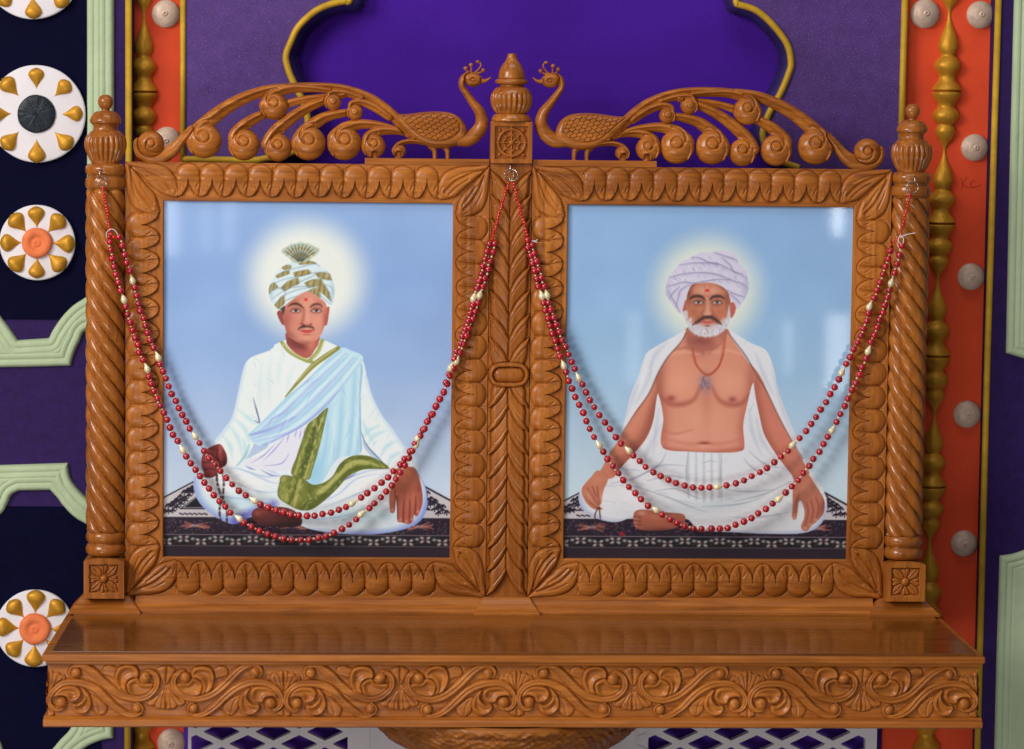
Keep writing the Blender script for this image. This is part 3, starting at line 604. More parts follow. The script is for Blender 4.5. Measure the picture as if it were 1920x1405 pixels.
def box(x0, x1, y0, y1, z0, z1, bev=0.0):
    bm = bmesh.new(); bmesh.ops.create_cube(bm, size=1)
    for v in bm.verts:
        v.co = Vector(((x0 + x1) / 2 + v.co.x * (x1 - x0), (y0 + y1) / 2 + v.co.y * (y1 - y0), (z0 + z1) / 2 + v.co.z * (z1 - z0)))
    if bev: bmesh.ops.bevel(bm, geom=bm.edges[:], offset=bev, segments=2, affect='EDGES', profile=.6)
    V = np.array([v.co[:] for v in bm.verts]); bm.verts.index_update()
    Q = [[v.index for v in f.verts] for f in bm.faces if len(f.verts) == 4]; T = [[v.index for v in f.verts] for f in bm.faces if len(f.verts) == 3]
    bm.free(); return V, Q, T
def prism_x(prof, x0, x1, inset0=0, inset1=0):
    """a moulding: profile of (y, z) points swept along x; inset gives splayed ends (x grows with the point's own reach)"""
    n = len(prof); V = []
    for x, s, ins in ((x0, -1, inset0), (x1, 1, inset1)):
        y0 = min(p[0] for p in prof)
        for y, z in prof: V.append((x - s * ins * (y - y0), y, z))
    Q = [(i, (i + 1) % n, n + (i + 1) % n, n + i) for i in range(n)]
    c0 = len(V); V.append((x0, np.mean([p[0] for p in prof]), np.mean([p[1] for p in prof]))); V.append((x1, V[-1][1], V[-1][2]))
    T = [(i, c0, (i + 1) % n) for i in range(n)] + [(n + i, n + (i + 1) % n, c0 + 1) for i in range(n)]
    return np.array(V), Q, T
def tube(path, r, n=10, closed=False, flat=1.0):
    p = np.array(path, float); N = len(p); r = np.interp(np.linspace(0, 1, N), np.linspace(0, 1, len(r)), r) if hasattr(r, '__len__') else np.full(N, float(r))
    if closed: tg = np.roll(p, -1, 0) - np.roll(p, 1, 0)
    else: tg = np.gradient(p, axis=0)
    tg /= np.linalg.norm(tg, axis=1)[:, None] + 1e-12
    up = np.array([0, 1.0, 0]); V = []
    for i in range(N):
        a = np.cross(tg[i], up)
        if np.linalg.norm(a) < 1e-3: a = np.cross(tg[i], [1.0, 0, 0])
        a /= np.linalg.norm(a); b = np.cross(tg[i], a)
        for k in range(n):
            t = 2 * math.pi * k / n; V.append(p[i] + r[i] * (a * math.cos(t) + b * math.sin(t) * flat))
    Q = []
    for i in range(N if closed else N - 1):
        for k in range(n):
            j = (i + 1) % N; Q.append((i * n + k, i * n + (k + 1) % n, j * n + (k + 1) % n, j * n + k))
    T = []
    if not closed:
        c = len(V); V += [p[0], p[-1]]
        for k in range(n): T += [(c, (k + 1) % n, k), (c + 1, (N - 1) * n + k, (N - 1) * n + (k + 1) % n)]
    return np.array(V), Q, T
def lathe(cx, cy, prof, nth=64, rad=None, th0=-math.pi, th1=math.pi, nz=None, squash=1.0):
    """profile of (z, r) from top to bottom; rad(theta, z, r) may modulate"""
    pr = np.array(prof, float)
    if nz:
        L = np.r_[0, np.cumsum(np.hypot(*np.diff(pr, axis=0).T))]; t = np.linspace(0, L[-1], nz)
        pr = np.stack([np.interp(t, L, pr[:, 0]), np.interp(t, L, pr[:, 1])], 1)
    full = abs(th1 - th0 - 2 * math.pi) < 1e-6
    th = np.linspace(th0, th1, nth, endpoint=not full)
    TH, Z = np.meshgrid(th, pr[:, 0]); R = np.repeat(pr[:, 1:2], nth, 1)
    if rad is not None: R = rad(TH, Z, R)
    V = np.stack([cx + R * np.sin(TH), cy - R * np.cos(TH) * squash, Z], -1).reshape(-1, 3)
    m = len(pr); i, k = np.meshgrid(np.arange(m - 1), np.arange(nth if full else nth - 1), indexing='ij')
    k2 = (k + 1) % nth
    Q = np.stack([i * nth + k, (i + 1) * nth + k, (i + 1) * nth + k2, i * nth + k2], -1).reshape(-1, 4)
    return V, Q, []
def arcprof(pts, n=6):
    """smooth a (z, r) profile; consecutive equal points make a crisp corner"""
    out = []; seg = [pts[0]]
    for p in pts[1:]:
        if p == seg[-1]:
            out += list(map(tuple, spl(seg, False, n))) if len(seg) > 2 else seg
            seg = [p]
        else: seg.append(p)
    out += list(map(tuple, spl(seg, False, n))) if len(seg) > 2 else seg
    return out

# ------------------------------------------------------------------ carved relief
class Rel:
    """height field in a frontal plane; x to the right, z up; H towards the viewer"""
    def __init__(s, x0, x1, z0, z1, res=1.0, h0=0.0, s0=1e3):
        s.xs = np.arange(x0, x1 + res * .5, res); s.zs = np.arange(z0, z1 + res * .5, res)
        s.X, s.Z = np.meshgrid(s.xs, s.zs); s.H = np.full(s.X.shape, float(h0)); s.S = np.full(s.X.shape, float(s0)); s.res = res
    def win(s, q, m):
        a = q.min(0) - m; b = q.max(0) + m
        i0, i1 = np.searchsorted(s.xs, [a[0], b[0]]); j0, j1 = np.searchsorted(s.zs, [a[1], b[1]])
        return slice(j0, j1 + 1), slice(i0, i1 + 1)
    def put(s, w, S, h, over, moat, cut):
        ins = S > 0
        if over: s.H[w] = np.where(ins, h, s.H[w])
        else: s.H[w] = np.where(ins, np.maximum(h, s.H[w]), s.H[w])
        if moat: s.H[w] = s.H[w] - np.where(~ins, 1.45 * moat * np.exp(-(S / 1.15) ** 2), 0)
        if cut: s.S[w] = np.maximum(s.S[w], S)
    def poly(s, pts, h, edge=4, hollow=0, hedge=6, base=0, slope=None, over=True, moat=1.2, smooth=True, cut=False, n=8, power=.5):
        q = spl(pts, True, n) if smooth else np.array(pts, float)
        w = s.win(q, 5); X, Z = s.X[w], s.Z[w]
        if X.size == 0: return
        S = poly_sdf(X, Z, q); t = np.clip(S / edge, 0, 1); pr = (1 - (1 - t) ** 2) ** power
        hh = base + h * pr
        if hollow:
            v = np.clip((S - edge * .8) / hedge, 0, 1); hh = hh - hollow * v * v * (3 - 2 * v)
        if slope is not None: hh = hh + slope(X, Z)
        s.put(w, S, hh, over, moat, cut)
    def stroke(s, pts, wid, h, base=0, ridge=None, groove=0, over=True, moat=1.2, cut=False, n=8, flip=1, bump=0):
        q = spl(pts, False, n); wd = np.interp(np.linspace(0, 1, len(q)), np.linspace(0, 1, len(wid)), wid) / 2
        w = s.win(q, wd.max() + 5); X, Z = s.X[w], s.Z[w]
        if X.size == 0: return
        S, d, t, sd, ww = line_sdf(X, Z, q, wd); u = np.clip(d / np.maximum(ww, .1), 0, 1)
        pr = np.sqrt(1 - u ** 2)
        hh = base + h * pr
        if ridge is not None:
            v = u * sd * flip
            a_ = np.sqrt(np.clip(1 - (np.clip(v - ridge, 0, 9) / (1 - ridge)) ** 2, 0, 1)); b_ = np.clip(1 - np.clip(ridge - v, 0, 9) / (1 + ridge), 0, 1) ** .85
            hh = base + h * np.where(v > ridge, a_, b_ * .96 + .04 * (b_ > 0)) - h * .10 * np.exp(-((v + .25) / .28) ** 2)
        if groove: hh = hh - groove * np.exp(-(d / (ww * .35 + .01)) ** 2)
        s.put(w, S, hh, over, moat, cut)
    def ball(s, c, R, h, base=0, button=.34, over=True, moat=1.2, cut=False, power=.5, spiral=None, depth=2.0):
        q = np.array([c]); w = s.win(q, R + 5); X, Z = s.X[w], s.Z[w]
        if X.size == 0: return
        d = np.hypot(X - c[0], Z - c[1]); S = R - d; hh = base + h * np.clip(1 - (d / R) ** 2, 0, 1) ** power
        if button:
            rb = R * button; hh = hh - depth * np.exp(-((d - rb) / (R * .07 + .5)) ** 2)
        s.put(w, S, hh, over, moat, cut)
        if spiral:
            th0, sg = spiral; th = np.radians(th0 + sg * np.linspace(0, 170, 24)); rr = R * np.interp(np.linspace(0, 1, 24), [0, .75, 1], [1.12, .4, .36])
            s.carve(np.stack([c[0] + rr * np.cos(th), c[1] + rr * np.sin(th)], 1), R * .07 + .5, depth * 1.0, raw=True)
    def carve(s, pts, wid, depth, raw=False, n=8):
        q = np.array(pts, float) if raw else spl(pts, False, n)
        w = s.win(q, wid * 3 + 1); X, Z = s.X[w], s.Z[w]
        if X.size == 0: return
        d = line_sdf(X, Z, q, np.full(len(q), 1.0))[1]
        s.H[w] = s.H[w] - depth * np.exp(-(d / wid) ** 2)
    def sample(s, x, z):
        fx = np.clip((x - s.xs[0]) / s.res, 0, len(s.xs) - 1.001); fz = np.clip((z - s.zs[0]) / s.res, 0, len(s.zs) - 1.001)
        i = fx.astype(int); j = fz.astype(int); a = fx - i; b = fz - j
        H = s.H
        return (H[j, i] * (1 - a) + H[j, i + 1] * a) * (1 - b) + (H[j + 1, i] * (1 - a) + H[j + 1, i + 1] * a) * b

def field_mesh(name, X, Z, H, m, parent, y0=0.0, S=None, keep=None, back=None, loc=None):
    """X, Z, H are (nz, nx) arrays. y = y0 - H. S > 0 marks the solid (outline smoothed); keep = cell mask; back = y of the back"""
    nz, nx = X.shape; X = X.copy(); Z = Z.copy(); H = H.copy()
    if S is not None:
        gz, gx = np.gradient(S); res = abs(X[0, 1] - X[0, 0]); gx = gx / res; gz = gz / res
        g2 = gx ** 2 + gz ** 2 + 1e-6
        out = S <= 0
        k = (S > 0)[:-1, :-1] | (S > 0)[1:, :-1] | (S > 0)[:-1, 1:] | (S > 0)[1:, 1:]
        keep = k if keep is None else keep & k
        st = np.clip(-S / g2, 0, res * 1.2); mv = out & (S > -res * 1.5)
        X = np.where(mv, X + st * gx, X); Z = np.where(mv, Z + st * gz, Z)
    if keep is None: keep = np.ones((nz - 1, nx - 1), bool)
    idx = np.arange(nz * nx).reshape(nz, nx)
    q = np.stack([idx[:-1, :-1], idx[:-1, 1:], idx[1:, 1:], idx[1:, :-1]], -1)[keep]
    V = np.stack([X, y0 - H, Z], -1).reshape(-1, 3)
    used = np.zeros(nz * nx, bool); used[q.ravel()] = True; re = np.cumsum(used) - 1
    V = V[used]; q = re[q]; F = [q]
    if back is not None:
        kp = np.pad(keep, 1)
        E = []
        c = kp[1:-1, 1:-1]
        for (dj, di, a, b) in ((-1, 0, (0, 0), (0, 1)), (1, 0, (1, 1), (1, 0)), (0, -1, (1, 0), (0, 0)), (0, 1, (0, 1), (1, 1))):
            nb = kp[1 + dj:nz + dj, 1 + di:nx + di]; e = c & ~nb
            j, i = np.nonzero(e); E.append(np.stack([idx[j + a[0], i + a[1]], idx[j + b[0], i + b[1]]], 1))
        E = re[np.concatenate(E)]; n0 = len(V); VB = V.copy(); VB[:, 1] = back
        ub = np.unique(E); mp = np.full(n0, -1); mp[ub] = np.arange(len(ub)) + n0 + len(ub)
        mf = np.full(n0, -1); mf[ub] = np.arange(len(ub)) + n0
        V = np.vstack([V, V[ub], VB[ub]])
        F.append(np.stack([mf[E[:, 1]], mf[E[:, 0]], mp[E[:, 0]], mp[E[:, 1]]], 1)); F = [np.concatenate(F)]
    return obj(name, V, F, m, parent, True, loc)
def mirror_x(o, name=None, parent=None):
    """a mirrored copy of a mesh object whose coordinates are centred on x = 0"""
    me = o.data.copy(); co = np.zeros(len(me.vertices) * 3, np.float32); me.vertices.foreach_get('co', co); co = co.reshape(-1, 3)
    b = base_of(o.parent)[0] if o.parent else 0; b2 = base_of(parent)[0] if parent else 0
    co[:, 0] = -(co[:, 0] + b) - b2; me.vertices.foreach_set('co', co.ravel()); me.flip_normals(); me.update()
    c = bpy.data.objects.new(name or o.name.split('.')[0], me); link(c, parent)
    return c

# ------------------------------------------------------------------ materials
def lin(c): return tuple(((v / 255) / 12.92 if v / 255 <= .04045 else ((v / 255 + .055) / 1.055) ** 2.4) for v in c) + (1.0,)
class NT:
    def __init__(s, name):
        s.m = bpy.data.materials.new(name); s.m.use_nodes = True; s.t = s.m.node_tree; s.n = s.t.nodes
        s.b = s.n['Principled BSDF']; s.out = s.n['Material Output']; s.co = s.n.new('ShaderNodeTexCoord')
    def mapping(s, scale=(1, 1, 1), src='Object', rot=(0, 0, 0)):
        mp = s.n.new('ShaderNodeMapping'); mp.inputs['Scale'].default_value = scale; mp.inputs['Rotation'].default_value = rot
        s.t.links.new(s.co.outputs[src], mp.inputs[0]); return mp.outputs[0]
    def noise(s, vec, scale, detail=3, rough=.5, dist=0):
        n = s.n.new('ShaderNodeTexNoise'); n.inputs['Scale'].default_value = scale; n.inputs['Detail'].default_value = detail
        n.inputs['Roughness'].default_value = rough; n.inputs['Distortion'].default_value = dist; s.t.links.new(vec, n.inputs['Vector']); return n.outputs['Fac']
    def vor(s, vec, scale, out='Distance', feat='F1'):
        n = s.n.new('ShaderNodeTexVoronoi'); n.feature = feat; n.inputs['Scale'].default_value = scale; s.t.links.new(vec, n.inputs['Vector']); return n.outputs[out]
    def ramp(s, fac, stops):
        r = s.n.new('ShaderNodeValToRGB'); e = r.color_ramp.elements
        while len(e) > 1: e.remove(e[-1])
        e[0].position = stops[0][0]; e[0].color = stops[0][1]
        for p, c in stops[1:]: x = e.new(p); x.color = c
        s.t.links.new(fac, r.inputs[0]); return r.outputs[0]
    def mix(s, fac, a, b, mode='MIX'):
        m = s.n.new('ShaderNodeMix'); m.data_type = 'RGBA'; m.blend_type = mode
        for sock, v in ((m.inputs[0], fac), (m.inputs[6], a), (m.inputs[7], b)):
            if hasattr(v, 'is_output'): s.t.links.new(v, sock)
            else: sock.default_value = v
        return m.outputs[2]
    def math(s, op, a, b=0.0):
        m = s.n.new('ShaderNodeMath'); m.operation = op
        for sock, v in ((m.inputs[0], a), (m.inputs[1], b)):
            if hasattr(v, 'is_output'): s.t.links.new(v, sock)
            else: sock.default_value = v
        return m.outputs[0]
    def bump(s, h, strength, dist=.001):
        b = s.n.new('ShaderNodeBump'); b.inputs['Strength'].default_value = strength; b.inputs['Distance'].default_value = dist
        s.t.links.new(h, b.inputs['Height']); s.t.links.new(b.outputs[0], s.b.inputs['Normal'])
    def set(s, **k):
        for a, v in k.items():
            sock = s.b.inputs[a.replace('_', ' ')]
            if hasattr(v, 'is_output'): s.t.links.new(v, sock)
            else: sock.default_value = v
        return s.m

def wood(name, axis='x', rough=.42, coat=.24, dark=1.0, coat_rough=.2, tint=(1, 1, 1)):
    s = NT(name)
    sc_ = {'x': (5, 60, 60), 'z': (60, 60, 5)}[axis]
    info = s.n.new('ShaderNodeObjectInfo')
    add = s.n.new('ShaderNodeVectorMath'); add.operation = 'ADD'
    cmb = s.n.new('ShaderNodeCombineXYZ'); mul = s.math('MULTIPLY', info.outputs['Random'], 7.0)
    for i in range(3): s.t.links.new(mul, cmb.inputs[i])
    s.t.links.new(s.co.outputs['Object'], add.inputs[0]); s.t.links.new(cmb.outputs[0], add.inputs[1])
    def mp(scale):
        m = s.n.new('ShaderNodeMapping'); m.inputs['Scale'].default_value = scale; s.t.links.new(add.outputs[0], m.inputs[0]); return m.outputs[0]
    fine = s.noise(mp(tuple(v * 4 for v in sc_)), 1.0, 5, .6, .2)
    grain = s.noise(mp(sc_), 1.0, 4, .55, 1.2)
    broad = s.noise(mp((3.0, 3.0, 3.0)), 1.0, 2, .5, .3)
    def C(r, g, b): return (r * dark * tint[0], g * dark * tint[1], b * dark * tint[2], 1)
    c1 = s.ramp(grain, [(.22, C(.25, .073, .011)), (.42, C(.365, .114, .016)), (.58, C(.44, .144, .021)), (.80, C(.55, .198, .034))])
    c2 = s.ramp(fine, [(.3, (.85, .81, .76, 1)), (.62, (1.08, 1.08, 1.08, 1))])
    streak = s.noise(mp({'x': (2.2, 170, 170), 'z': (170, 170, 2.2)}[axis]), 1.0, 3, .5, .5)
    c1 = s.mix(1.0, c1, s.ramp(streak, [(.30, (.74, .67, .57, 1)), (.46, (1, 1, 1, 1)), (.70, (1.06, 1.06, 1.04, 1))]), 'MULTIPLY')
    c = s.mix(1.0, c1, c2, 'MULTIPLY')
    c3 = s.ramp(broad, [(.3, (.80, .74, .68, 1)), (.7, (1.12, 1.12, 1.10, 1))])
    c = s.mix(1.0, c, c3, 'MULTIPLY')
    rr = s.math('ADD', s.math('MULTIPLY', fine, .16), rough - .08)
    s.bump(fine, .12, .0008)
    return s.set(Base_Color=c, Roughness=rr, Coat_Weight=coat, Coat_Roughness=coat_rough, Specular_IOR_Level=.2)
def paint(name, rgb, rough=.6, var=.12, scale=30, bump=.15, metallic=0.0, speck=None, coat=0.0, spec=.22):
    s = NT(name); v = s.mapping(); n = s.noise(v, scale, 4, .6); n2 = s.noise(v, 4.0, 2, .5)
    c = lin(rgb); c1 = s.ramp(n, [(.3, tuple(x * (1 - var) for x in c[:3]) + (1,)), (.7, tuple(min(1, x * (1 + var)) for x in c[:3]) + (1,))])
    c1 = s.mix(1.0, c1, s.ramp(n2, [(.3, (.9, .9, .9, 1)), (.7, (1.06, 1.06, 1.06, 1))]), 'MULTIPLY')
    if speck:
        g = s.noise(v, speck[1], 2, .7); c1 = s.mix(s.ramp(g, [(speck[2], (0, 0, 0, 1)), (speck[2] + .12, (1, 1, 1, 1))]), c1, lin(speck[0]))
    if bump: s.bump(s.noise(v, scale * 8, 3, .6), bump, .001)
    return s.set(Base_Color=c1, Roughness=rough, Metallic=metallic, Coat_Weight=coat, Specular_IOR_Level=spec)

M = {}
M['wx'] = wood('teak_grain_across'); M['wz'] = wood('teak_grain_upright', 'z')
M['col'] = wood('teak_turned', 'z', .3, .5, .95, .12)
M['top'] = wood('teak_polished_top', 'x', .28, .85, .45, .13)
M['crest'] = wood('teak_crest', 'x', .34, .35, .98)
M['bowl'] = wood('teak_bowl', 'x', .4, .2, .8)
M['purple'] = paint('purple_wall_paint', (42, 17, 78), .7, .2, 60, .3, speck=((96, 74, 140), 900, .64))
M['sparkle'] = paint('sparkly_purple_paint', (82, 52, 118), .62, .16, 50, .3, speck=((158, 136, 186), 620, .60))
M['navy'] = paint('navy_blue_paint', (5, 5, 36), .9, .2, 60, .3, speck=((30, 34, 84), 900, .76), spec=.1)
M['orange'] = paint('orange_wall_paint', (222, 74, 38), .7, .06, 20, .12)
M['gold'] = paint('gold_paint', (200, 142, 42), .46, .16, 60, .3, metallic=.4)
M['trim'] = paint('yellow_gold_trim', (200, 156, 44), .55, .16, 50, .3, metallic=.15)
M['mint'] = paint('mint_green_plaster', (182, 196, 158), .75, .05, 20, .25)
M['white'] = paint('white_plaster', (228, 220, 222), .65, .03, 30, .15)
M['pink'] = paint('pearly_grey_paint', (200, 172, 152), .42, .14, 120, .35, metallic=.3)
M['coral'] = paint('coral_orange_paint', (232, 122, 72), .6, .12, 60, .4)
M['black'] = paint('black_gloss_button', (30, 36, 44), .35, .3, 40, .6)
# ------------------------------------------------------------------ the carved wooden altar
rsn = np.random.RandomState(11)
altar = thing('wooden_altar', 'carved honey-brown wooden altar with two picture frames, twisted posts, peacock crest and deep shelf', 'altar', (0, 10, -161))
WF, HF = 678.7, 817.0            # one picture frame
MX0, MX1, MZ0, MZ1 = 70.7, 68.0, 74.0, 72.0   # margins: outer side, inner side, bottom, top

def corner_tile():
    r = Rel(0, 100, 0, 100, .5, 0.0); r.H += 1.2 * np.clip(1 - r.Z / 30, 0, 1)      # x along the edge from the outer corner, z = distance in from the outer edge
    leaf = [(2, .5), (30, 1.5), (58, 4), (80, 13), (92, 28), (97, 46), (96.5, 64), (82, 63), (70, 60), (58, 54), (40, 37), (20, 19)]
    r.poly(leaf, 6, 7, moat=2.4)
    r.carve([(12, 9), (40, 18), (64, 31), (84, 50)], 2.6, 3.6); r.carve([(20, 10), (50, 15), (74, 26)], 1.6, 1.6); r.carve([(40, 27), (60, 40), (76, 54)], 2.0, 2.0)
    r.carve([(88, 40), (93, 52), (92, 60)], 1.2, 1.6)
    return r
CT = corner_tile()
def edge_cell(u, v, p=44.6, depth=72.0):
    """running leaf border: u along (0 = middle of a dome), v = distance in from the outer edge"""
    a = np.abs((u + p / 2) % p - p / 2); q = a / (p / 2); sv = depth / 72.0
    v = v / sv
    vb = 27 + 37 * np.sqrt(np.clip(1 - (1 - q) ** 2.1, 0, 1))
    S = (vb - v) * np.where(q < .5, .55, .9)
    dome = 8.2 * np.sqrt(np.clip(1 - (a / 23.2) ** 2 - ((v - 25) / np.where(v < 25, 22.5, 34.0)) ** 2, 0, 1))
    tip = 4.2 + 2.6 * np.sin(np.clip((a - 3) / 19, 0, 1) * math.pi) - 1.6 * np.exp(-((22.3 - a) / 1.3) ** 2)
    tip = tip * np.clip(S / 2.2, 0, 1) ** .5 * np.clip((v - 16) / 14, 0, 1)
    h = np.maximum(dome * np.clip(S / 2.4, 0, 1) ** .5, tip)
    h -= 2.6 * np.exp(-((a - (22.3 - np.clip((v - 30) * .10, 0, 4))) / 1.1) ** 2) * (v < 62) * (v > 8)
    cut = np.hypot((a - 15.5) * .8 + (v - 44) * .42, 0) ; along = (v - 44) * .9 - (a - 15.5) * .35
    h -= 2.4 * np.exp(-(cut / 1.2) ** 2 - (along / 5.5) ** 2) * (S > 2)
    h = np.where(S > 0, h, 0.0)
    h -= 4.2 * np.exp(-(S / .9) ** 2) * (v > 20)
    h += np.where(dome < .3, 1.2 - 2.6 * np.exp(-((np.sqrt((a / 23.2) ** 2 + ((v - 25) / 22.5) ** 2) - 1) / .07) ** 2), 0) * (v < 24)
    return h
def make_frame(x0, sgn):
    """x0 = outer edge (post side), sgn = direction of growth towards the middle"""
    res = .9
    xs = np.linspace(0, WF, int(WF / res) + 1); zs = np.linspace(0, HF, int(HF / res) + 1)
    A, Zz = np.meshgrid(xs, zs)
    nzx = soft_noise(*A.shape, 34, rsn, 2) * .8; nzz = soft_noise(*A.shape, 34, rsn, 2) * .8
    Aw, Zw = A + nzx, Zz + nzz
    dl, dr, db, dt = Aw / MX0 * 72, (WF - Aw) / MX1 * 72, Zw / MZ0 * 72, (HF - Zw) / MZ1 * 72
    D = np.stack([dl, dr, db, dt]); side = np.argmin(D, 0); v = D.min(0)
    horiz = side >= 2
    L = np.where(horiz, WF, HF); al = np.where(horiz, Aw, Zw); ca = np.minimum(al, L - al)
    n = np.where(horiz, 11, 14); cl = 95.0; p = (L - 2 * cl) / n
    u = (al - cl) - p / 2
    H = edge_cell(u, v, p)
    H = np.where(ca < cl, CT.sample(ca, np.clip(v, 0, 99)), H)
    # crease along the mitre and a thin raised lip next to the picture
    mit = np.abs(ca - v)
    H -= 1.8 * np.exp(-(mit / 1.0) ** 2) * (v < 60) * (ca < cl)
    H -= 1.3 * np.exp(-(mit / .7) ** 2) * (v >= 60) * (ca < cl)
    H += soft_noise(*A.shape, 60, rsn, 2) * .25
    vv = np.minimum(np.minimum(A / MX0, (WF - A) / MX1), np.minimum(Zz / MZ0, (HF - Zz) / MZ1)) * 72
    H = np.where(vv > 70.4, H - 1.5 * np.clip((vv - 70.4) / 1.6, 0, 1), H)
    H = np.where(vv > 72.4, -22.0, H)
    cellv = np.maximum.reduce([vv[:-1, :-1], vv[1:, :-1], vv[:-1, 1:], vv[1:, 1:]])
    solid = np.minimum.reduce([vv[:-1, :-1], vv[1:, :-1], vv[:-1, 1:], vv[1:, 1:]]) <= 72.4
    cs = side[:-1, :-1]
    fr = node('picture_frame', altar)
    X = x0 + sgn * A
    for k, nm, mt in ((0, 'frame_stile', 'wz'), (1, 'frame_stile', 'wz'), (2, 'frame_rail', 'wx'), (3, 'frame_rail', 'wx')):
        kp = solid & (cs == k)
        if sgn > 0: field_mesh(nm, X, Zz, H, M[mt], fr, 0.0, None, kp)
        else: field_mesh(nm, X[:, ::-1], Zz[:, ::-1], H[:, ::-1], M[mt], fr, 0.0, None, kp[:, ::-1])
    # edge band round the outside so that the frame has a side
    m = MB(); x1 = x0 + sgn * WF; a, b = min(x0, x1), max(x0, x1)
    m.add(*box(a, b, 1.5, 26, HF - 4, HF - .4)); m.add(*box(a + .4, a + 5, 1.5, 26, 4, HF - 4)); m.add(*box(b - 5, b - .4, 1.5, 26, 4, HF - 4)); m.add(*box(a + 5, b - 5, 22, 28, 4, HF - 4))
    m.build('frame_back', M['wx'], fr, False)
    return fr
make_frame(-718.7, 1)
make_frame(718.7, -1)

# pictures: flat painted prints behind the frames
def picture(paint_fn, box4, name, label, gain=1.0):
    c = paint_fn(1.0)
    px0, px1, py0, py1 = box4           # photograph pixels the opening corresponds to
    x0, x1 = (-650.0, -106.0) if px0 < 900 else (106.0, 650.0)
    nx, nz = 470, 588
    xs = np.linspace(x0, x1, nx); zs = np.linspace(71, 748, nz)
    X, Z = np.meshgrid(xs, zs)
    V = np.stack([X, np.full(X.shape, 9.0), Z], -1).reshape(-1, 3)
    idx = np.arange(nx * nz).reshape(nz, nx)
    q = np.stack([idx[:-1, :-1], idx[:-1, 1:], idx[1:, 1:], idx[1:, :-1]], -1).reshape(-1, 4)
    # opening corners (units) <-> photo pixels
    ux0, ux1 = (-648, -114) if px0 < 900 else (108, 645)
    fx = (X - ux0) / (ux1 - ux0) * (px1 - px0) + px0; fy = py1 + (Z - 74.5) / (744.5 - 74.5) * (py0 - py1)
    gx = np.clip((fx - c.x0) * c.k, 0, c.w - 1.001); gy = np.clip((fy - c.y0) * c.k, 0, c.h - 1.001)
    i = gx.astype(int); j = gy.astype(int); a = (gx - i)[..., None]; b = (gy - j)[..., None]; I = c.img
    img = (I[j, i] * (1 - a) + I[j, i + 1] * a) * (1 - b) + (I[j + 1, i] * (1 - a) + I[j + 1, i + 1] * a) * b
    s = np.clip(img / 255, 0, 1); s = np.where(s <= .04045, s / 12.92, ((s + .055) / 1.055) ** 2.4) * gain
    o = thing(name, label, 'portrait', ((x0 + x1) / 2, 9, 71))
    pm = MATS_print()
    p = obj('printed_sheet', V, q, pm, o, False)
    at_ = p.data.color_attributes.new('ink', 'FLOAT_COLOR', 'POINT')
    at_.data.foreach_set('color', np.concatenate([s.reshape(-1, 3), np.ones((nx * nz, 1))], 1).astype(np.float32).ravel())
    bk = MB(); bk.add(*box(x0, x1, 10.5, 14, 71, 748)); bk.build('backing_board', M['wx'], o, False)
    return o
_pm = []
def MATS_print():
    if not _pm:
        s = NT('glossy_print'); a = s.n.new('ShaderNodeAttribute'); a.attribute_name = 'ink'
        _pm.append(s.set(Base_Color=a.outputs['Color'], Roughness=.5, Coat_Weight=1.0, Coat_Roughness=.035, Specular_IOR_Level=.2))
    return _pm[0]
picture(paint_left, (307, 840, 379, 1045), 'portrait_picture', 'portrait print of a seated man in pale blue and white with fan-topped gold-striped turban', 1.06)
picture(paint_right, (1064.5, 1591, 386, 1049), 'portrait_picture', 'portrait print of a bare-chested white-bearded man with white turban and shawl', 1.06)

# ---- centre pilaster
def pilaster():
    r = Rel(-38.8, 38.8, 0, 821.6, .8, -1.0)
    zin = lambda X: 51 * (np.clip(np.abs(X) / 39, 0, 1)) ** .56
    for k in range(8):              # leaves that point up and out; each lower one overlaps the one above
        z = 806 - 44.7 * k
        for side in (-1, 1):
            P = [(-1.2, -53), (4, -38), (9, -27), (21, -11), (30, -4), (38.5, 1), (36, -7), (34, -18), (34, -30), (33, -42), (24, -62), (10, -84), (-1.2, -100)]
            if k == 7: P = P[:9] + [(30, -46), (22, -54), (10, -58)]
            r.poly([(side * x, z + y) for x, y in P], 9, 7, moat=2.4, smooth=True, n=4,
                   slope=lambda X, Z, z=z: -.10 * np.clip(z - 51 + zin(X) - Z - 4, 0, 50) - 1.0 * np.exp(-((z - 51 + zin(X) - Z - 17 + np.abs(X) * .2) / 2.2) ** 2))
    for k in range(8, -1, -1):      # hanging leaves, each upper one overlaps the one below
        z = 361 - 44.7 * k
        if k > 8: continue
        for side in (-1, 1):
            P = [(-1.2, 53), (4, 38), (9, 27), (21, 10), (30, 4), (38.5, 0), (35, 8), (31, 18), (32, 30), (32, 42), (24, 62), (10, 84), (-1.2, 100)]
            if k == 0: P = P[:9] + [(28, 42), (20, 46), (8, 46)]
            r.poly([(side * x, z + y) for x, y in P], 9, 7, moat=2.4, smooth=True, n=4,
                   slope=lambda X, Z, z=z: -.10 * np.clip(Z - (z + 51 - zin(X)) - 4, 0, 50) - 1.0 * np.exp(-((Z - (z + 51 - zin(X)) - 17 + np.abs(X) * .2) / 2.2) ** 2))
    r.H += soft_noise(*r.X.shape, 30, rsn, 2) * .3
    def pill(a, b): return [(-a + b, b), (a - b, b), (a - b * .3, b * .72), (a, 0), (a - b * .3, -b * .72), (a - b, -b), (-a + b, -b), (-a + b * .3, -b * .72), (-a, 0), (-a + b * .3, b * .72)]
    r.poly([(x, 424 + z) for x, z in pill(38.5, 23)], 8, 4, moat=3, base=2)
    r.poly([(x, 424 + z) for x, z in pill(31.5, 15.5)], 1, 1, base=-1, moat=0)
    r.poly([(x, 424 + z) for x, z in pill(29.5, 13.5)], 9, 13, base=0, moat=1)
    field_mesh('centre_pilaster', r.X, r.Z, r.H, M['wz'], altar, -1.0, None, None, 24)
pilaster()

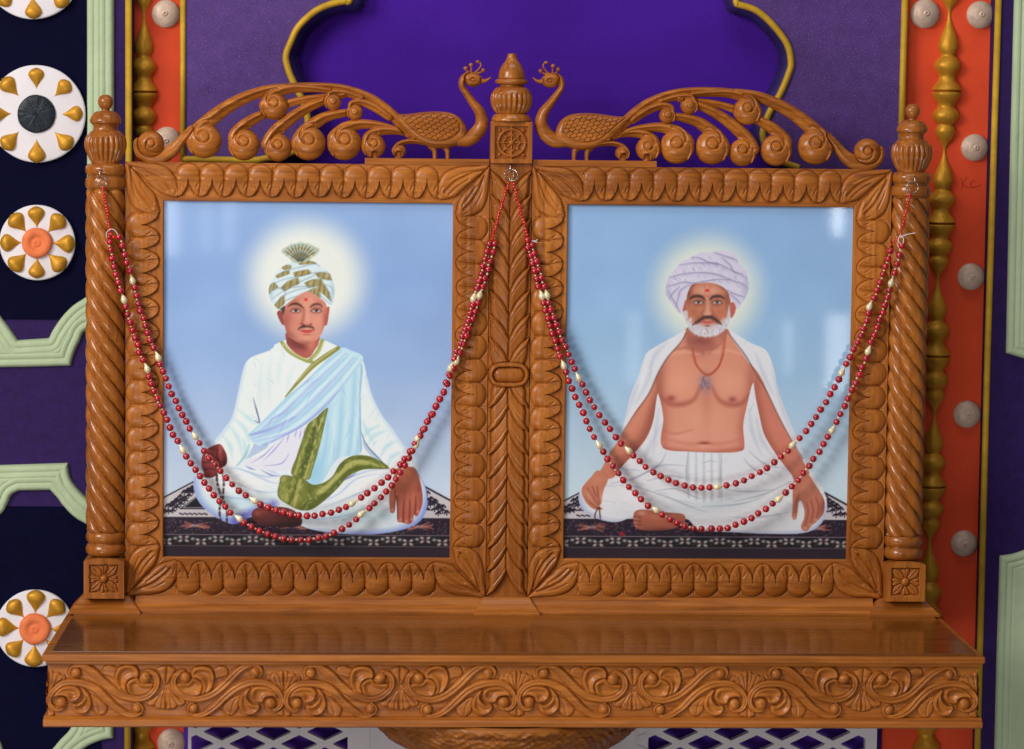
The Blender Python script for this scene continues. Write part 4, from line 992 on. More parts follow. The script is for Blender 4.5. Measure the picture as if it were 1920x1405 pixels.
# ---- block with the wheel, finial on top
def wheel_block():
    cz, hw = 860.0, 38.5
    r = Rel(-hw, hw, 822, 899, .6, 6.0)
    sq = lambda a, b=None: [(-a, cz - a), (a, cz - a), (a, cz + a), (-a, cz + a)]
    r.poly(sq(31), 0, 1, base=-1.5, smooth=False, moat=0)
    w = (slice(None), slice(None)); d = np.hypot(r.X, r.Z - cz)
    th = np.arctan2(r.Z - cz, r.X)
    for rr, ww, hh in ((25, 3.2, 6.5), (14.5, 2.0, 5.0)):
        rad = rr + (1.6 * np.cos(8 * th) if rr < 20 else 0)
        r.H = np.where(np.abs(d - rad) < ww, np.maximum(r.H, -1.5 + hh * np.sqrt(np.clip(1 - ((d - rad) / ww) ** 2, 0, 1))), r.H)
    for k in range(8):
        a = k * math.pi / 4; c, s_ = math.cos(a), math.sin(a)
        L = 30 if k % 2 == 0 else 27
        r.stroke([(5 * c, cz + 5 * s_), (L * .6 * c, cz + L * .6 * s_), (L * c, cz + L * s_)], [4, 3, 3.4], 4.6, base=-1.5, over=False, moat=0)
        if k % 2: r.ball((32 * c, cz + 32 * s_), 3.6, 5, base=-1.5, button=0, over=False, moat=0)
    r.ball((0, cz), 5.5, 6, base=0, button=0, moat=1)
    field_mesh('wheel_panel', r.X, r.Z, r.H, M['wz'], altar, -9.0, None, None, 20)
    m = MB(); m.add(*box(-hw - .8, hw + .8, -6, 34, 821, 899.6, 1.5)); m.build('top_block', M['wz'], altar, False)
wheel_block()
def finial_centre():
    cx, cy = 0.0, 12.0
    f = node('centre_finial', altar)
    prof = arcprof([(913, 31), (907, 36), (900, 38), (899, 38), (899, 38)], 5)
    m = MB(); m.add(*lathe(cx, cy, [(914, 28)] + [(912, 33), (905, 37.5), (899.5, 38.5), (899, 20)], 64, nz=18)); m.build('finial_base', M['col'], f)
    bulb = arcprof([(964, 25), (961, 31), (952, 37), (940, 38.6), (928, 36.5), (917, 31), (913, 27)], 6)
    def fl(TH, Z, R):
        k = np.clip((953 - Z) / 4, 0, 1) * np.clip((Z - 915) / 5, 0, 1)
        ph = (TH * 22 / (2 * math.pi)) % 1
        return R * (1 - .13 * k * (1 - np.sqrt(np.clip(1 - (2 * ph - 1) ** 2, 0, 1))) ** .8) + 1.0 * k
    m = MB(); m.add(*lathe(cx, cy, bulb, 264, fl, nz=60)); m.build('fluted_bulb', M['col'], f)
    top = arcprof([(1026, .1), (1026, 7), (1024, 8.6), (1024, 8.6), (1015, 11), (1004, 19), (992, 24), (981, 25.5), (979, 24.5), (979, 24.5), (978, 29), (974, 31.5), (970, 30), (970, 30), (969, 25), (966, 22), (963, 24), (962, 27)], 6)
    m = MB(); m.add(*lathe(cx, cy, top, 64)); m.build('bell_cap', M['col'], f)
finial_centre()

# ---- twisted corner posts
def post(cx):
    p = node('corner_post', altar); cy = 8.0; R = 37.0
    m = MB(); m.add(*lathe(cx, cy, arcprof([(941, .1), (940, 7), (934, 12.6), (927, 14.2), (919, 12), (914, 8), (911, 8), (911, 8), (909, 18), (903, 25), (896, 28.5), (892, 29.5), (889, 29), (889, 29), (886, 25), (880, 22.5), (874, 24), (874, 24)], 6), 64)); m.build('post_cap', M['col'], p)
    def fl(TH, Z, R_):
        k = np.clip((866 - Z) / 6, 0, 1) * np.clip((Z - 815) / 7, 0, 1); ph = (TH * 22 / (2 * math.pi)) % 1
        return R_ * (1 - .15 * k * (1 - np.sqrt(np.clip(1 - (2 * ph - 1) ** 2, 0, 1))) ** .8) + 1.2 * k
    m = MB(); m.add(*lathe(cx, cy, arcprof([(875, 23), (872, 28), (867, 32), (867, 32), (862, 36), (850, 38.2), (838, 36.5), (825, 31), (815, 26.5), (812, 26)], 6), 264, fl, nz=70)); m.build('fluted_bulb', M['col'], p)
    m = MB(); m.add(*lathe(cx, cy, arcprof([(813, 26), (811, 33), (806, 37), (800, 37.6), (794, 36), (791, 33), (791, 33), (789, 32.5), (787, 33.5), (785, 36.5), (778, 37.8), (770, 37.4), (766, 34), (764, 33)], 5), 72)); m.build('post_ring', M['col'], p)
    def rope(TH, Z, R_):
        n, pitch = 6, 232.0
        ph = (n * (TH / (2 * math.pi) + Z / pitch)) % 1
        e = np.clip((764 - Z) / 9, 0, 1) * np.clip((Z - 121) / 9, 0, 1); e = np.sqrt(np.clip(1 - (1 - e) ** 2, 0, 1))
        return R_ * (.72 + .29 * (1 - np.abs(2 * ph - 1) ** 2.1) ** .6) * (.9 + .1 * e)
    m = MB(); m.add(*lathe(cx, cy, [(765, R), (120, R)], 196, rope, nz=620)); m.build('twisted_shaft', M['col'], p)
    m = MB(); m.add(*lathe(cx, cy, arcprof([(122, 33), (119, 36), (112, 37.6), (105, 36), (101, 33), (101, 33), (99, 33), (97, 35.5), (90, 38), (83, 37), (79, 34), (78, 33)], 5), 72)); m.build('post_ring', M['col'], p)
    # square foot with a rosette
    hw = 37.5
    r = Rel(-hw, hw, 0, 76, .6, 6.0)
    top = 76 - 5.5 * (r.X / hw) ** 2
    r.S = top - r.Z
    r.poly([(-27, 11), (27, 11), (27, 64), (-27, 64)], 0, 1, base=-3, smooth=False, moat=0)
    cz = 37.0
    for k in range(8):
        a = k * math.pi / 4; L = 35.5 if k % 2 else 26.5; wd = 8.0 if k % 2 else 7.5
        c, s_ = math.cos(a), math.sin(a)
        def T(x, y): return (x * c - y * s_, cz + x * s_ + y * c)
        if k % 2: pts = [T(4, 0), T(12, wd * .75), T(22, wd), T(30, wd * .6), T(L, 0), T(30, -wd * .6), T(22, -wd), T(12, -wd * .75)]
        else: pts = [T(4, 0), T(12, wd * .6), T(20, wd), T(26, wd * .8), T(24, wd * .1), T(26.5, -wd * .2), T(26, -wd * .8), T(20, -wd), T(12, -wd * .6)]
        r.poly(pts, 7.5, 3.5, base=-2.5, moat=1.5); r.carve([T(8, 0), T(18, 0), T(L - 4, 0)], 1.3, 2.6)
        r.carve([T(10, wd * .35), T(17, wd * .5), T(23, wd * .5)], .8, 1.2); r.carve([T(10, -wd * .35), T(17, -wd * .5), T(23, -wd * .5)], .8, 1.2)
    r.ball((0, cz), 7.5, 6, base=2.5, button=0, moat=2)
    field_mesh('rosette_block', r.X + cx, r.Z, r.H, M['wz'], p, -28.0, r.S, None, 40)
    m = MB(); m.add(*box(cx - hw + .5, cx + hw - .5, -28, 44, 0.5, 69.5, 1)); m.build('post_foot', M['wz'], p, False)
    return p
post(-756.5); post(756.5)

# ---- mouldings between frames and shelf
m = MB(); m.add(*prism_x([(26, 1.5), (4, 1.5), (-1, 0), (-3, -6), (-8, -14), (-18, -21), (-22, -25), (-22, -29), (26, -29)], -700, 700)); m.build('bottom_rail', M['wx'], altar, False)
def foot(cx, w0, w1):
    pr = [(-6, 1), (-10, -3), (-15, -10), (-24, -19), (-33, -24), (-35, -26), (-35, -29.5), (30, -29.5), (30, 1)]
    n = len(pr); V = []
    for s_ in (-1, 1):
        for y, z in pr:
            t = np.clip((1 - z) / 26, 0, 1); V.append((cx + s_ * (w0 + (w1 - w0) * t ** 1.3), y, z))
    Q = [(i, (i + 1) % n, n + (i + 1) % n, n + i) for i in range(n)]
    c0 = len(V); V += [(cx - w1 * .9, 0, -15), (cx + w1 * .9, 0, -15)]
    T = [(i, c0, (i + 1) % n) for i in range(n)] + [(n + i, n + (i + 1) % n, c0 + 1) for i in range(n)]
    m = MB(); m.add(V, Q, T); m.build('splayed_plinth', M['wx'], altar, False)
foot(-756, 44, 67); foot(756, 44, 67); foot(0, 44, 62)

# ---- shelf and carved apron
def shelf():
    s = node('shelf', altar)
    m = MB(); m.add(*box(-812, 812, -424, 30, -40, -28.8, 1.2)); m.build('shelf_top', M['top'], s, False)
    m = MB()
    m.add(*box(-828, 828, -436.5, 24, -45, -33.0, 2.5)); m.build('shelf_edge', M['wx'], s, False)
    m = MB(); m.add(*prism_x([(-430, -45), (-431, -49), (-428, -52), (-420, -52), (-420, -45)], -822, 822)); m.build('cove_moulding', M['wx'], s, False)
    m = MB(); m.add(*prism_x([(-424, -144), (-428, -146), (-433, -148), (-436, -152), (-436, -159), (-432, -161.5), (0, -161.5), (0, -144)], -826, 826)); m.build('bottom_moulding', M['wx'], s, False)
    m = MB(); m.add(*box(-818, 818, -419, 20, -146, -45)); m.build('shelf_box', M['wx'], s, False)
    # one half motif; the panel is this tile repeated and mirrored, with a carver's irregularity
    TW, TH_ = 210.0, 99.0
    r = Rel(-6, TW + 6, -2, TH_ + 2, .6, 0.0)
    k = TW / 850.0
    def P(pts): return [((930 - x) * k, TH_ - (y - 552) * (TH_ / 405.0)) for x, y in pts]
    def W(v): return [a * k * 1.2 for a in v]
    # small fans and nubs lie lowest
    for pts in ([(480, 640), (476, 600), (500, 572), (535, 568), (566, 586), (590, 600), (590, 680), (540, 660)],):
        r.poly(P(pts), 3.2, 5, moat=1.4)
    r.poly(P([(385, 790), (440, 800), (500, 850), (516, 880), (490, 930), (450, 938), (415, 915), (398, 880)]), 3.4, 5, moat=1.4); r.carve(P([(410, 810), (440, 850), (452, 920)]), 1.0, 1.4)
    fan = [(930, 735), (912, 740), (880, 780), (830, 812), (792, 826), (790, 850), (822, 872), (848, 868), (868, 888), (930, 898)]
    r.poly(P(fan), 4.2, 5, moat=1.6, smooth=False)
    for e in ((930, 890), (895, 888), (850, 862), (810, 842)): r.carve(P([(922, 745), ((922 + e[0]) / 2 - 4, (745 + e[1]) / 2), e]), .9, 2.0)
    r.poly(P([(930, 572), (900, 576), (862, 600), (870, 640), (900, 680), (930, 720)]), 4.0, 6, moat=1.4, smooth=False)
    top = [(80, 608), (102, 606), (120, 622), (150, 620), (170, 640), (196, 640), (210, 668), (180, 690), (130, 720), (100, 760), (80, 780)]
    r.poly(P(top), 4.0, 5, moat=1.4, smooth=False)
    for e in ((80, 615), (112, 625), (150, 640), (190, 655)): r.carve(P([(84, 770), ((84 + e[0]) / 2, (770 + e[1]) / 2 + 6), e]), .9, 2.0)
    r.poly(P([(80, 850), (104, 880), (138, 900), (132, 930), (100, 942), (80, 946)]), 4.0, 5, moat=1.4, smooth=False)
    # upper comma and cup
    r.poly(P([(592, 740), (572, 690), (572, 640), (592, 592), (640, 570), (690, 572), (728, 592), (745, 628), (738, 662), (700, 664), (664, 690), (660, 740), (700, 800), (640, 790)]), 8.8, 3.6, hollow=5.0, hedge=9, moat=1.8)
    r.poly(P([(660, 740), (656, 700), (690, 668), (736, 660), (780, 690), (840, 700), (866, 720), (840, 780), (790, 806), (720, 806), (676, 780)]), 8.8, 3.6, hollow=5.2, hedge=9, moat=1.8)
    # upper stem
    r.stroke(P([(300, 640), (268, 650), (240, 622), (252, 586), (296, 566), (350, 580), (420, 626), (500, 706), (570, 766), (640, 800), (720, 816), (800, 800), (856, 752), (876, 700), (866, 652), (838, 626), (806, 618), (784, 632)]),
             W([14, 18, 22, 26, 34, 44, 52, 54, 52, 48, 42, 38, 36, 34, 32, 28, 24]), 8.5, groove=2.6, moat=2.4)
    r.ball(P([(283, 622)])[0], 38 * k, 8, base=1, button=0, moat=1.6); r.ball(P([(790, 660)])[0], 43 * k, 9.5, base=1.5, button=0, moat=2.2)
    # lower comma and cup
    r.poly(P([(330, 735), (376, 768), (398, 820), (396, 872), (362, 918), (314, 930), (270, 912), (250, 872), (262, 850), (300, 848), (340, 800)]), 8.8, 3.6, hollow=5.0, hedge=9, moat=1.8)
    r.poly(P([(118, 800), (130, 752), (180, 722), (240, 716), (296, 726), (324, 762), (318, 806), (286, 834), (236, 838), (210, 800), (160, 790)]), 8.8, 3.6, hollow=5.2, hedge=9, moat=1.8)
    # lower stem
    r.stroke(P([(706, 862), (740, 850), (764, 880), (748, 920), (700, 936), (640, 924), (570, 876), (500, 806), (430, 742), (350, 704), (270, 692), (190, 700), (130, 736), (98, 792), (100, 846), (130, 880), (168, 886), (200, 868)]),
             W([14, 18, 22, 26, 34, 44, 52, 54, 52, 48, 42, 38, 36, 34, 32, 28, 24]), 8.5, groove=2.6, moat=2.4)
    r.ball(P([(728, 888)])[0], 36 * k, 8, base=1, button=0, moat=1.6); r.ball(P([(178, 838)])[0], 43 * k, 9.5, base=1.5, button=0, moat=2.2)
    xs = np.arange(-819, 819.01, .95); zs = np.arange(-147, -49, .95)
    X, Z = np.meshgrid(xs, zs)
    Xw = X + soft_noise(*X.shape, 60, rsn, 2) * 2.4; Zw = Z + soft_noise(*X.shape, 60, rsn, 2) * 1.6
    per = 2 * TW * (1638 / (8 * TW)); t = ((Xw + 819) % per) / per      # 4 motifs
    a = np.abs(t - .5) * 2 * TW
    H = r.sample(a, Zw + 148.0)
    H += soft_noise(*X.shape, 26, rsn, 2) * .35
    field_mesh('carved_apron', X, Z, H, M['wx'], s, -420.0, None, None, -412)
    # short carved ends (the relief turns the corner)
    for sg in (-1, 1):
        Y, Z2 = np.meshgrid(np.arange(0, 410, 2.0), np.arange(-147, -49, 1.6)); h2 = r.sample(np.abs(((Y / per + .02) % 1) - .5) * 2 * TW, Z2 + 148)
        V = np.stack([sg * (818.5 + np.clip(h2, 0, 9) * .55), -419 + Y, Z2], -1).reshape(-1, 3); nz_, nx_ = Y.shape; idx = np.arange(nz_ * nx_).reshape(nz_, nx_)
        q = np.stack([idx[:-1, :-1], idx[:-1, 1:], idx[1:, 1:], idx[1:, :-1]], -1).reshape(-1, 4)
        if sg < 0: q = q[:, ::-1]
        obj('carved_end', V, q, M['wx'], s)
shelf()

# ---- bowl shaped pedestal under the shelf
def pedestal():
    cx, cy = at(948, 1366, -200)[0], -190.0
    prof = arcprof([(-161, 252), (-166, 258), (-172, 259), (-178, 256), (-186, 250), (-186, 250), (-200, 240), (-225, 214), (-250, 170), (-270, 120), (-290, 86), (-340, 70)], 6)
    def carve(TH, Z, R):
        k = np.clip((-166 - Z) / 8, 0, 1) * np.clip((Z + 232) / 10, 0, 1)
        a = np.abs(((TH * 14 / (2 * math.pi)) % 1) - .5) * 2
        b = 3.4 * np.cos(a * 9 + Z * .18) * np.cos(Z * .33 + a * 5) + 2.2 * np.cos(a * 22) * np.cos(Z * .5)
        return R + k * b - 3.5 * np.exp(-((Z + 184) / 2.0) ** 2)
    m = MB(); m.add(*lathe(cx, cy, prof, 420, carve, nz=110)); m.build('pedestal_bowl', M['bowl'], altar)
    m = MB(); m.add(*lathe(cx, cy, [(-335, 70), (-360, 60), (-560, 64), (-580, 120), (-600, 140)], 48, nz=30)); m.build('pedestal_stem', M['bowl'], altar)
pedestal()

# ---- peacock crest
def crest():
    r = Rel(-712, 0, 805, 1030, .6, 0.0, -1e3)
    A = lambda pts: ats(pts, 0)
    z1 = lambda pts: A([(150 + x / 3.84, 80 + y / 3.84) for x, y in pts])
    z2 = lambda pts: A([(600 + x / 3.84, 80 + y / 3.84) for x, y in pts])
    pl = dict(cut=True, over=True, moat=0, ridge=.2)
    def plume(pts, w, h=11, base=0, flip=-1): r.stroke(pts, [v * 1.2 for v in w], h, base=base, flip=flip, **pl)
    def ball(c, R, sp=(-62, 1), h=None, base=0):
        r.ball(c, R, h or (8 + R * .28), base=base, button=.36, cut=True, moat=1.4, depth=2.6, power=.42, spiral=None)
    # far plumes first
    def ring(c, R, a0, sg):
        """button set a little above the middle of the ball, with the plume's inner ridge coiling round it"""
        bc = (c[0] + sg * R * .04, c[1] + R * .24); rb = R * .33
        d = np.hypot(r.X - bc[0], r.Z - bc[1]); up = np.hypot(r.X - c[0], r.Z - c[1])
        r.H -= 3.4 * np.exp(-((d - rb) / (.9 + R * .03)) ** 2) * (d < rb * 2)
        th = np.radians(a0 + sg * np.linspace(0, 150, 26)); rr = rb * np.interp(np.linspace(0, 1, 26), [0, .75, 1], [2.9, 1.25, 1.02])
        q = np.stack([bc[0] + rr * np.cos(th), bc[1] + rr * np.sin(th)], 1); r.carve(q, 1.2 + R * .03, 3.8, raw=True)
    def dome(c, R, base=0):
        r.ball(c, R, 9 + R * .40, base=base, button=0, cut=True, moat=1.8, power=.5)
    def vol(path, w, c, R, base=0):
        R *= 1.04; dome(c, R, base)
        w = [v * f_ for v, f_ in zip(w, np.linspace(1.15, 1.5 if R > 20 else 1.1, len(w)))]
        # the plume's outer edge runs on as the edge of the ball and dissolves into it
        path = list(path[:-1]); w = w[:-1]; w_ = w[-1]
        for ang, f in ((138, 1.0), (168, .85), (200, .6), (228, .3)):
            if ang == 138 and (path[-1][1] < c[1] + R * .9): continue
            q_ = R - w_ * f / 2 + .3; path.append((c[0] + q_ * math.cos(math.radians(ang)), c[1] + q_ * math.sin(math.radians(ang)))); w.append(w_ * f)
        r.stroke(path, w, 11 + R * .12, base=base + .5, flip=-1, cut=True, over=False, moat=0, ridge=.2)
        ring(c, R, 72, 1) if R > 18 else r.ball((c[0], c[1] + R * .1), R * .4, 3, base=base + 9 + R * .4, button=0, moat=1.5)
    u2c, u3c, u1c = z1([(1820, 425)])[0], z2([(250, 500)])[0], z1([(1395, 455)])[0]
    B = [z1([(890, 705)])[0], z1([(1178, 735)])[0], z1([(1424, 757)])[0], z1([(1645, 725)])[0], z2([(175, 725)])[0], z2([(385, 745)])[0], z2([(570, 778)])[0]]
    # plume that leaves the middle volute for ball 2, and the slim link behind the top volute
    plume(z1([(1800, 385), (1640, 405), (1500, 440), (1380, 490)]), [9, 11, 13, 13], 7)
    vol(z1([(1400, 490), (1290, 530), (1190, 590), (1120, 660), (1090, 730)]), [13, 15, 17, 18, 14], B[1], 28.5)
    vol(z1([(1900, 380), (1760, 420), (1620, 480), (1500, 560), (1400, 650), (1350, 730), (1348, 790)]), [9, 12, 15, 17, 18, 17, 12], B[2], 25)
    vol(z2([(270, 495), (190, 505), (60, 530), (-20, 570), (-110, 640), (-170, 720)]), [10, 12, 15, 17, 18, 14], B[3], 31)
    vol(z2([(600, 650), (500, 610), (380, 590), (270, 590), (180, 620), (110, 680), (75, 760)]), [7, 10, 13, 15, 18, 19, 14], B[4], 31)
    vol(z2([(680, 690), (600, 650), (500, 632), (420, 640), (350, 680), (316, 740)]), [6, 9, 13, 14, 14, 10], B[5], 22)
    vol(z2([(790, 740), (720, 718), (640, 712), (570, 732), (534, 776)]), [5, 8, 9, 9, 7], B[6], 13)
    # main stems
    plume(z2([(640, 650), (560, 560), (470, 480), (380, 410), (250, 350), (100, 318), (-100, 312), (-240, 320)]), [16, 17, 18, 15, 12, 11, 11, 11], 10)
    vol(z1([(1480, 315), (1330, 345), (1180, 400), (1050, 470), (930, 560), (840, 640), (790, 720)]), [10, 16, 18, 19, 20, 20, 15], B[0], 32, )
    vol(z2([(500, 540), (400, 470), (300, 430), (230, 440), (200, 490)]), [12, 15, 13, 11, 8], u3c, 15, base=1.5)
    vol(z2([(300, 400), (180, 365), (90, 360), (50, 400)]), [9, 12, 11, 8], u2c, 16, base=1.5)
    vol(z1([(1800, 345), (1650, 330), (1520, 330), (1400, 365), (1330, 420)]), [8, 12, 14, 16, 12], u1c, 25.5, base=2)
    # end volute curls up from ball 1
    plume(z1([(800, 620), (740, 690), (670, 770), (590, 815), (510, 815), (446, 780), (424, 726)]), [10, 14, 19, 24, 26, 24, 18], 10, flip=1)
    c0 = z1([(508, 730)])[0]; dome(c0, 24.5); ring((c0[0] + 2, c0[1] - 4), 24, -40, -1)
    # little pegs that tie the volutes to the frame
    for x in (395, 565): r.stroke(z2([(x, 800), (x, 850)]), [12, 14], 5, cut=True, moat=0)
    r.H += soft_noise(*r.X.shape, 24, rsn, 2) * .3
    c = node('peacock_crest', altar)
    t = field_mesh('tail_scrolls', r.X, r.Z, r.H, M['crest'], c, 6.0, r.S, None, 17)
    # bird
    b = Rel(-230, -20, 815, 1012, .5, 0.0, -1e3)
    for dx in (0, 92): b.stroke(z2([(806 + dx, 735), (826 + dx, 780), (828 + dx, 838)]), [19, 10, 7], 8, cut=True, moat=0)
    lg = field_mesh('legs', b.X, b.Z, b.H, M['crest'], c, 6.0, b.S, None, 15)
    b = Rel(-230, -20, 815, 1012, .5, 0.0, -1e3)
    b.stroke(z2([(960, 700), (1060, 700), (1130, 650), (1165, 580), (1150, 500), (1100, 430), (1050, 360), (1022, 310), (1030, 262), (1070, 236)]), [20, 27, 27, 24, 20, 16, 13, 12, 13, 16], 14, cut=True, moat=0)
    b.poly(z2([(1035, 255), (1060, 220), (1110, 212), (1155, 236), (1172, 268), (1150, 306), (1105, 320), (1060, 306)]), 13, 9, cut=True, moat=0, over=True)
    b.poly(z2([(1158, 256), (1190, 262), (1236, 246), (1206, 282), (1160, 294)]), 6, 3, cut=True, moat=1.2)
    for e in ([(1075, 225), (1058, 200), (1050, 186)], [(1090, 222), (1090, 190), (1088, 162)], [(1112, 222), (1140, 196), (1160, 160), (1138, 134)], [(1125, 224), (1160, 214), (1176, 200)]):
        q = z2(e); b.stroke(q, [5, 3.4, 3.2], 5, cut=True, moat=0, over=False); b.ball(q[-1], 4.2, 6, button=0, cut=True, moat=.6)
    ey = z2([(1106, 268)])[0]
    b.carve(z2([(1076, 270), (1104, 254), (1136, 268), (1106, 284), (1076, 270)]), .8, 2.2); b.ball(ey, 2.6, 2.5, base=11.5, button=0, moat=1)
    b.H += soft_noise(*b.X.shape, 24, rsn, 1) * .2
    nk = field_mesh('neck_and_head', b.X, b.Z, b.H, M['crest'], c, 4.0, b.S, None, 15)
    b = Rel(-240, -60, 815, 960, .5, 0.0, -1e3)
    out = z2([(486, 470), (520, 500), (560, 512), (640, 512), (740, 500), (850, 496), (950, 508), (1020, 552), (1056, 620), (1056, 680), (1016, 728), (930, 758), (830, 762), (740, 732), (650, 672), (575, 600), (520, 530)])
    b.poly(out, 13, 12, cut=True, moat=0)
    inn = spl(z2([(556, 516), (640, 518), (740, 508), (850, 504), (940, 520), (994, 566), (1008, 620), (976, 668), (900, 702), (810, 704), (730, 672), (660, 610), (600, 556)]), True, 8)
    Si = poly_sdf(b.X, b.Z, inn)
    sc_ = np.full(b.X.shape, 0.0); d0 = z2([(560, 520)])[0]
    step_u, step_v = 12.0, 6.4
    ang = math.radians(-14); ca, sa = math.cos(ang), math.sin(ang)
    Ux = (b.X - d0[0]) * ca + (b.Z - d0[1]) * sa; Vz = -(b.X - d0[0]) * sa + (b.Z - d0[1]) * ca
    for j in range(-3, 18):
        for i in range(-1, 12):
            cu = i * step_u + (j % 2) * step_u / 2; cv = 34 - j * step_v - 10
            dd = np.hypot(Ux - cu, (Vz - cv)); 
            if not (dd < 8).any(): continue
            m_ = dd < 8.0
            # scales lie with the rounded edge down; later (lower) ones tuck under
            val = 1.2 + .24 * (cv - Vz) - 3.4 * np.clip((dd - 6.4) / 1.4, 0, 1)
            low = m_ & (Vz < cv + 1.5) & (sc_ == 0)
            sc_ = np.where(low, val, sc_)
    b.H = np.where(Si > 0, b.H + np.clip(Si / 2, 0, 1) * (sc_ - .4), b.H) - 2.0 * np.exp(-(Si / 1.1) ** 2)
    bd = field_mesh('scaled_body', b.X, b.Z, b.H, M['crest'], c, 2.0, b.S, None, 15)
    c2 = node('peacock_crest', altar)
    for o in (t, lg, nk, bd): mirror_x(o, o.name.split('.')[0], c2)
    for sg in (-1, 1):
        x0, x1 = at(684, 300, 0)[0], -40.5
        m = MB(); m.add(*box(min(sg * x0, sg * x1), max(sg * x0, sg * x1), -3, 26, 816.5, 828.5, 1.5)); m.build('crest_ledge', M['wx'], altar, False)
crest()
# ------------------------------------------------------------------ bead garlands
def sph(n=10, m=14, r=1.0, sx=1.0, drop=None):
    prof = []
    for i in range(n + 1):
        t = i / n; z = math.cos(math.pi * t); rr = math.sin(math.pi * t)
        if drop: z, rr = drop(t)
        prof.append((z * r, max(rr * r * sx, .004 * r)))
    return lathe(0, 0, prof, m)
def glossy(name, rgb, rough, coat=1.0, met=0.0, var=.1, sub=0.0):
    s = NT(name); c = lin(rgb); info = s.n.new('ShaderNodeObjectInfo')
    col = s.ramp(info.outputs['Random'], [(0, tuple(x * (1 - var) for x in c[:3]) + (1,)), (1, tuple(min(1, x * (1 + var)) for x in c[:3]) + (1,))])
    return s.set(Base_Color=col, Roughness=rough, Coat_Weight=coat, Coat_Roughness=.05, Metallic=met, Subsurface_Weight=sub)
M['bead'] = glossy('dark_red_bead', (170, 5, 28), .22, .8, var=.2)
M['seed'] = glossy('rose_gold_seed', (240, 206, 178), .25, .6, .1)
M['pearl'] = glossy('cream_pearl', (234, 216, 172), .26, 1.0, .15)
M['rocaille'] = glossy('red_glass', (206, 14, 22), .12, 1.0)
M['metal'] = glossy('nickel', (186, 180, 172), .22, 0, 1.0)
M['cord'] = glossy('white_cord', (232, 220, 214), .6, 0)
def protomesh(name, V, Q, T, m):
    me = raw_mesh(name, V, [q for q in (np.array(Q), np.array(T)) if len(q)]); me.materials.append(m); return me
PB = protomesh('bead', *sph(10, 16, 6.7), M['bead'])
PS = protomesh('seed_bead', *sph(6, 8, 2.3), M['seed'])
def dropf(t):
    z = 1 - 2 * t; return z * 1.0, .46 * math.sin(math.pi * t) * (0.12 + 1.0 * t ** 1.1) * 1.62 if t < 1 else 0
PP = protomesh('pearl_drop', *sph(14, 16, 12.6, 1.0, dropf), M['pearl'])
PR = protomesh('rocaille_bead', *sph(6, 8, 3.1), M['rocaille'])
def strand(path, pearls):
    """path, pearls in photo pixels -> list of (kind, u, v, direction)"""
    q = spl(path, False, 10); L = np.r_[0, np.cumsum(np.hypot(*np.diff(q, axis=0).T))]
    f = lambda s: np.array([np.interp(s, L, q[:, 0]), np.interp(s, L, q[:, 1])])
    ps = sorted(L[np.argmin(np.hypot(q[:, 0] - x, q[:, 1] - y))] for x, y in pearls)
    out = []; cuts = [0] + ps + [L[-1]]
    def dirn(s): d = f(s + 2) - f(s - 2); return d / np.linalg.norm(d)
    for i in range(len(cuts) - 1):
        a = cuts[i] + (16 if i else 4); b = cuts[i + 1] - (16 if i < len(cuts) - 2 else 4)
        if b <= a: continue
        n = max(1, int(round((b - a) / 15.7)))
        for k in range(n + 1):
            s = a + (b - a) * k / n; out.append(('bead', f(s), dirn(s)))
            if k < n: out.append(('seed', f(s + (b - a) / n / 2), dirn(s)))
        if i: out.append(('seed', f(cuts[i] + 10.5), dirn(cuts[i])))
        if i < len(cuts) - 2: out.append(('seed', f(cuts[i + 1] - 10.5), dirn(cuts[i + 1])))
    for s in ps: out.append(('pearl', f(s), dirn(s)))
    return out
def rocs(path):
    q = spl(path, False, 8); L = np.r_[0, np.cumsum(np.hypot(*np.diff(q, axis=0).T))]; out = []
    n = int(L[-1] / 5.6)
    for k in range(n + 1):
        s = L[-1] * k / n; p = np.array([np.interp(s, L, q[:, 0]), np.interp(s, L, q[:, 1])]); out.append(('roc', p, None))
    return out
def depth_of(px):     # the strings hang clear of posts, frames and pictures
    post_l = np.interp(px, [228, 250], [1, 0]); post_r = np.interp(px, [1650, 1676], [0, 1])
    return -17.0 - 21.0 * max(post_l, post_r)
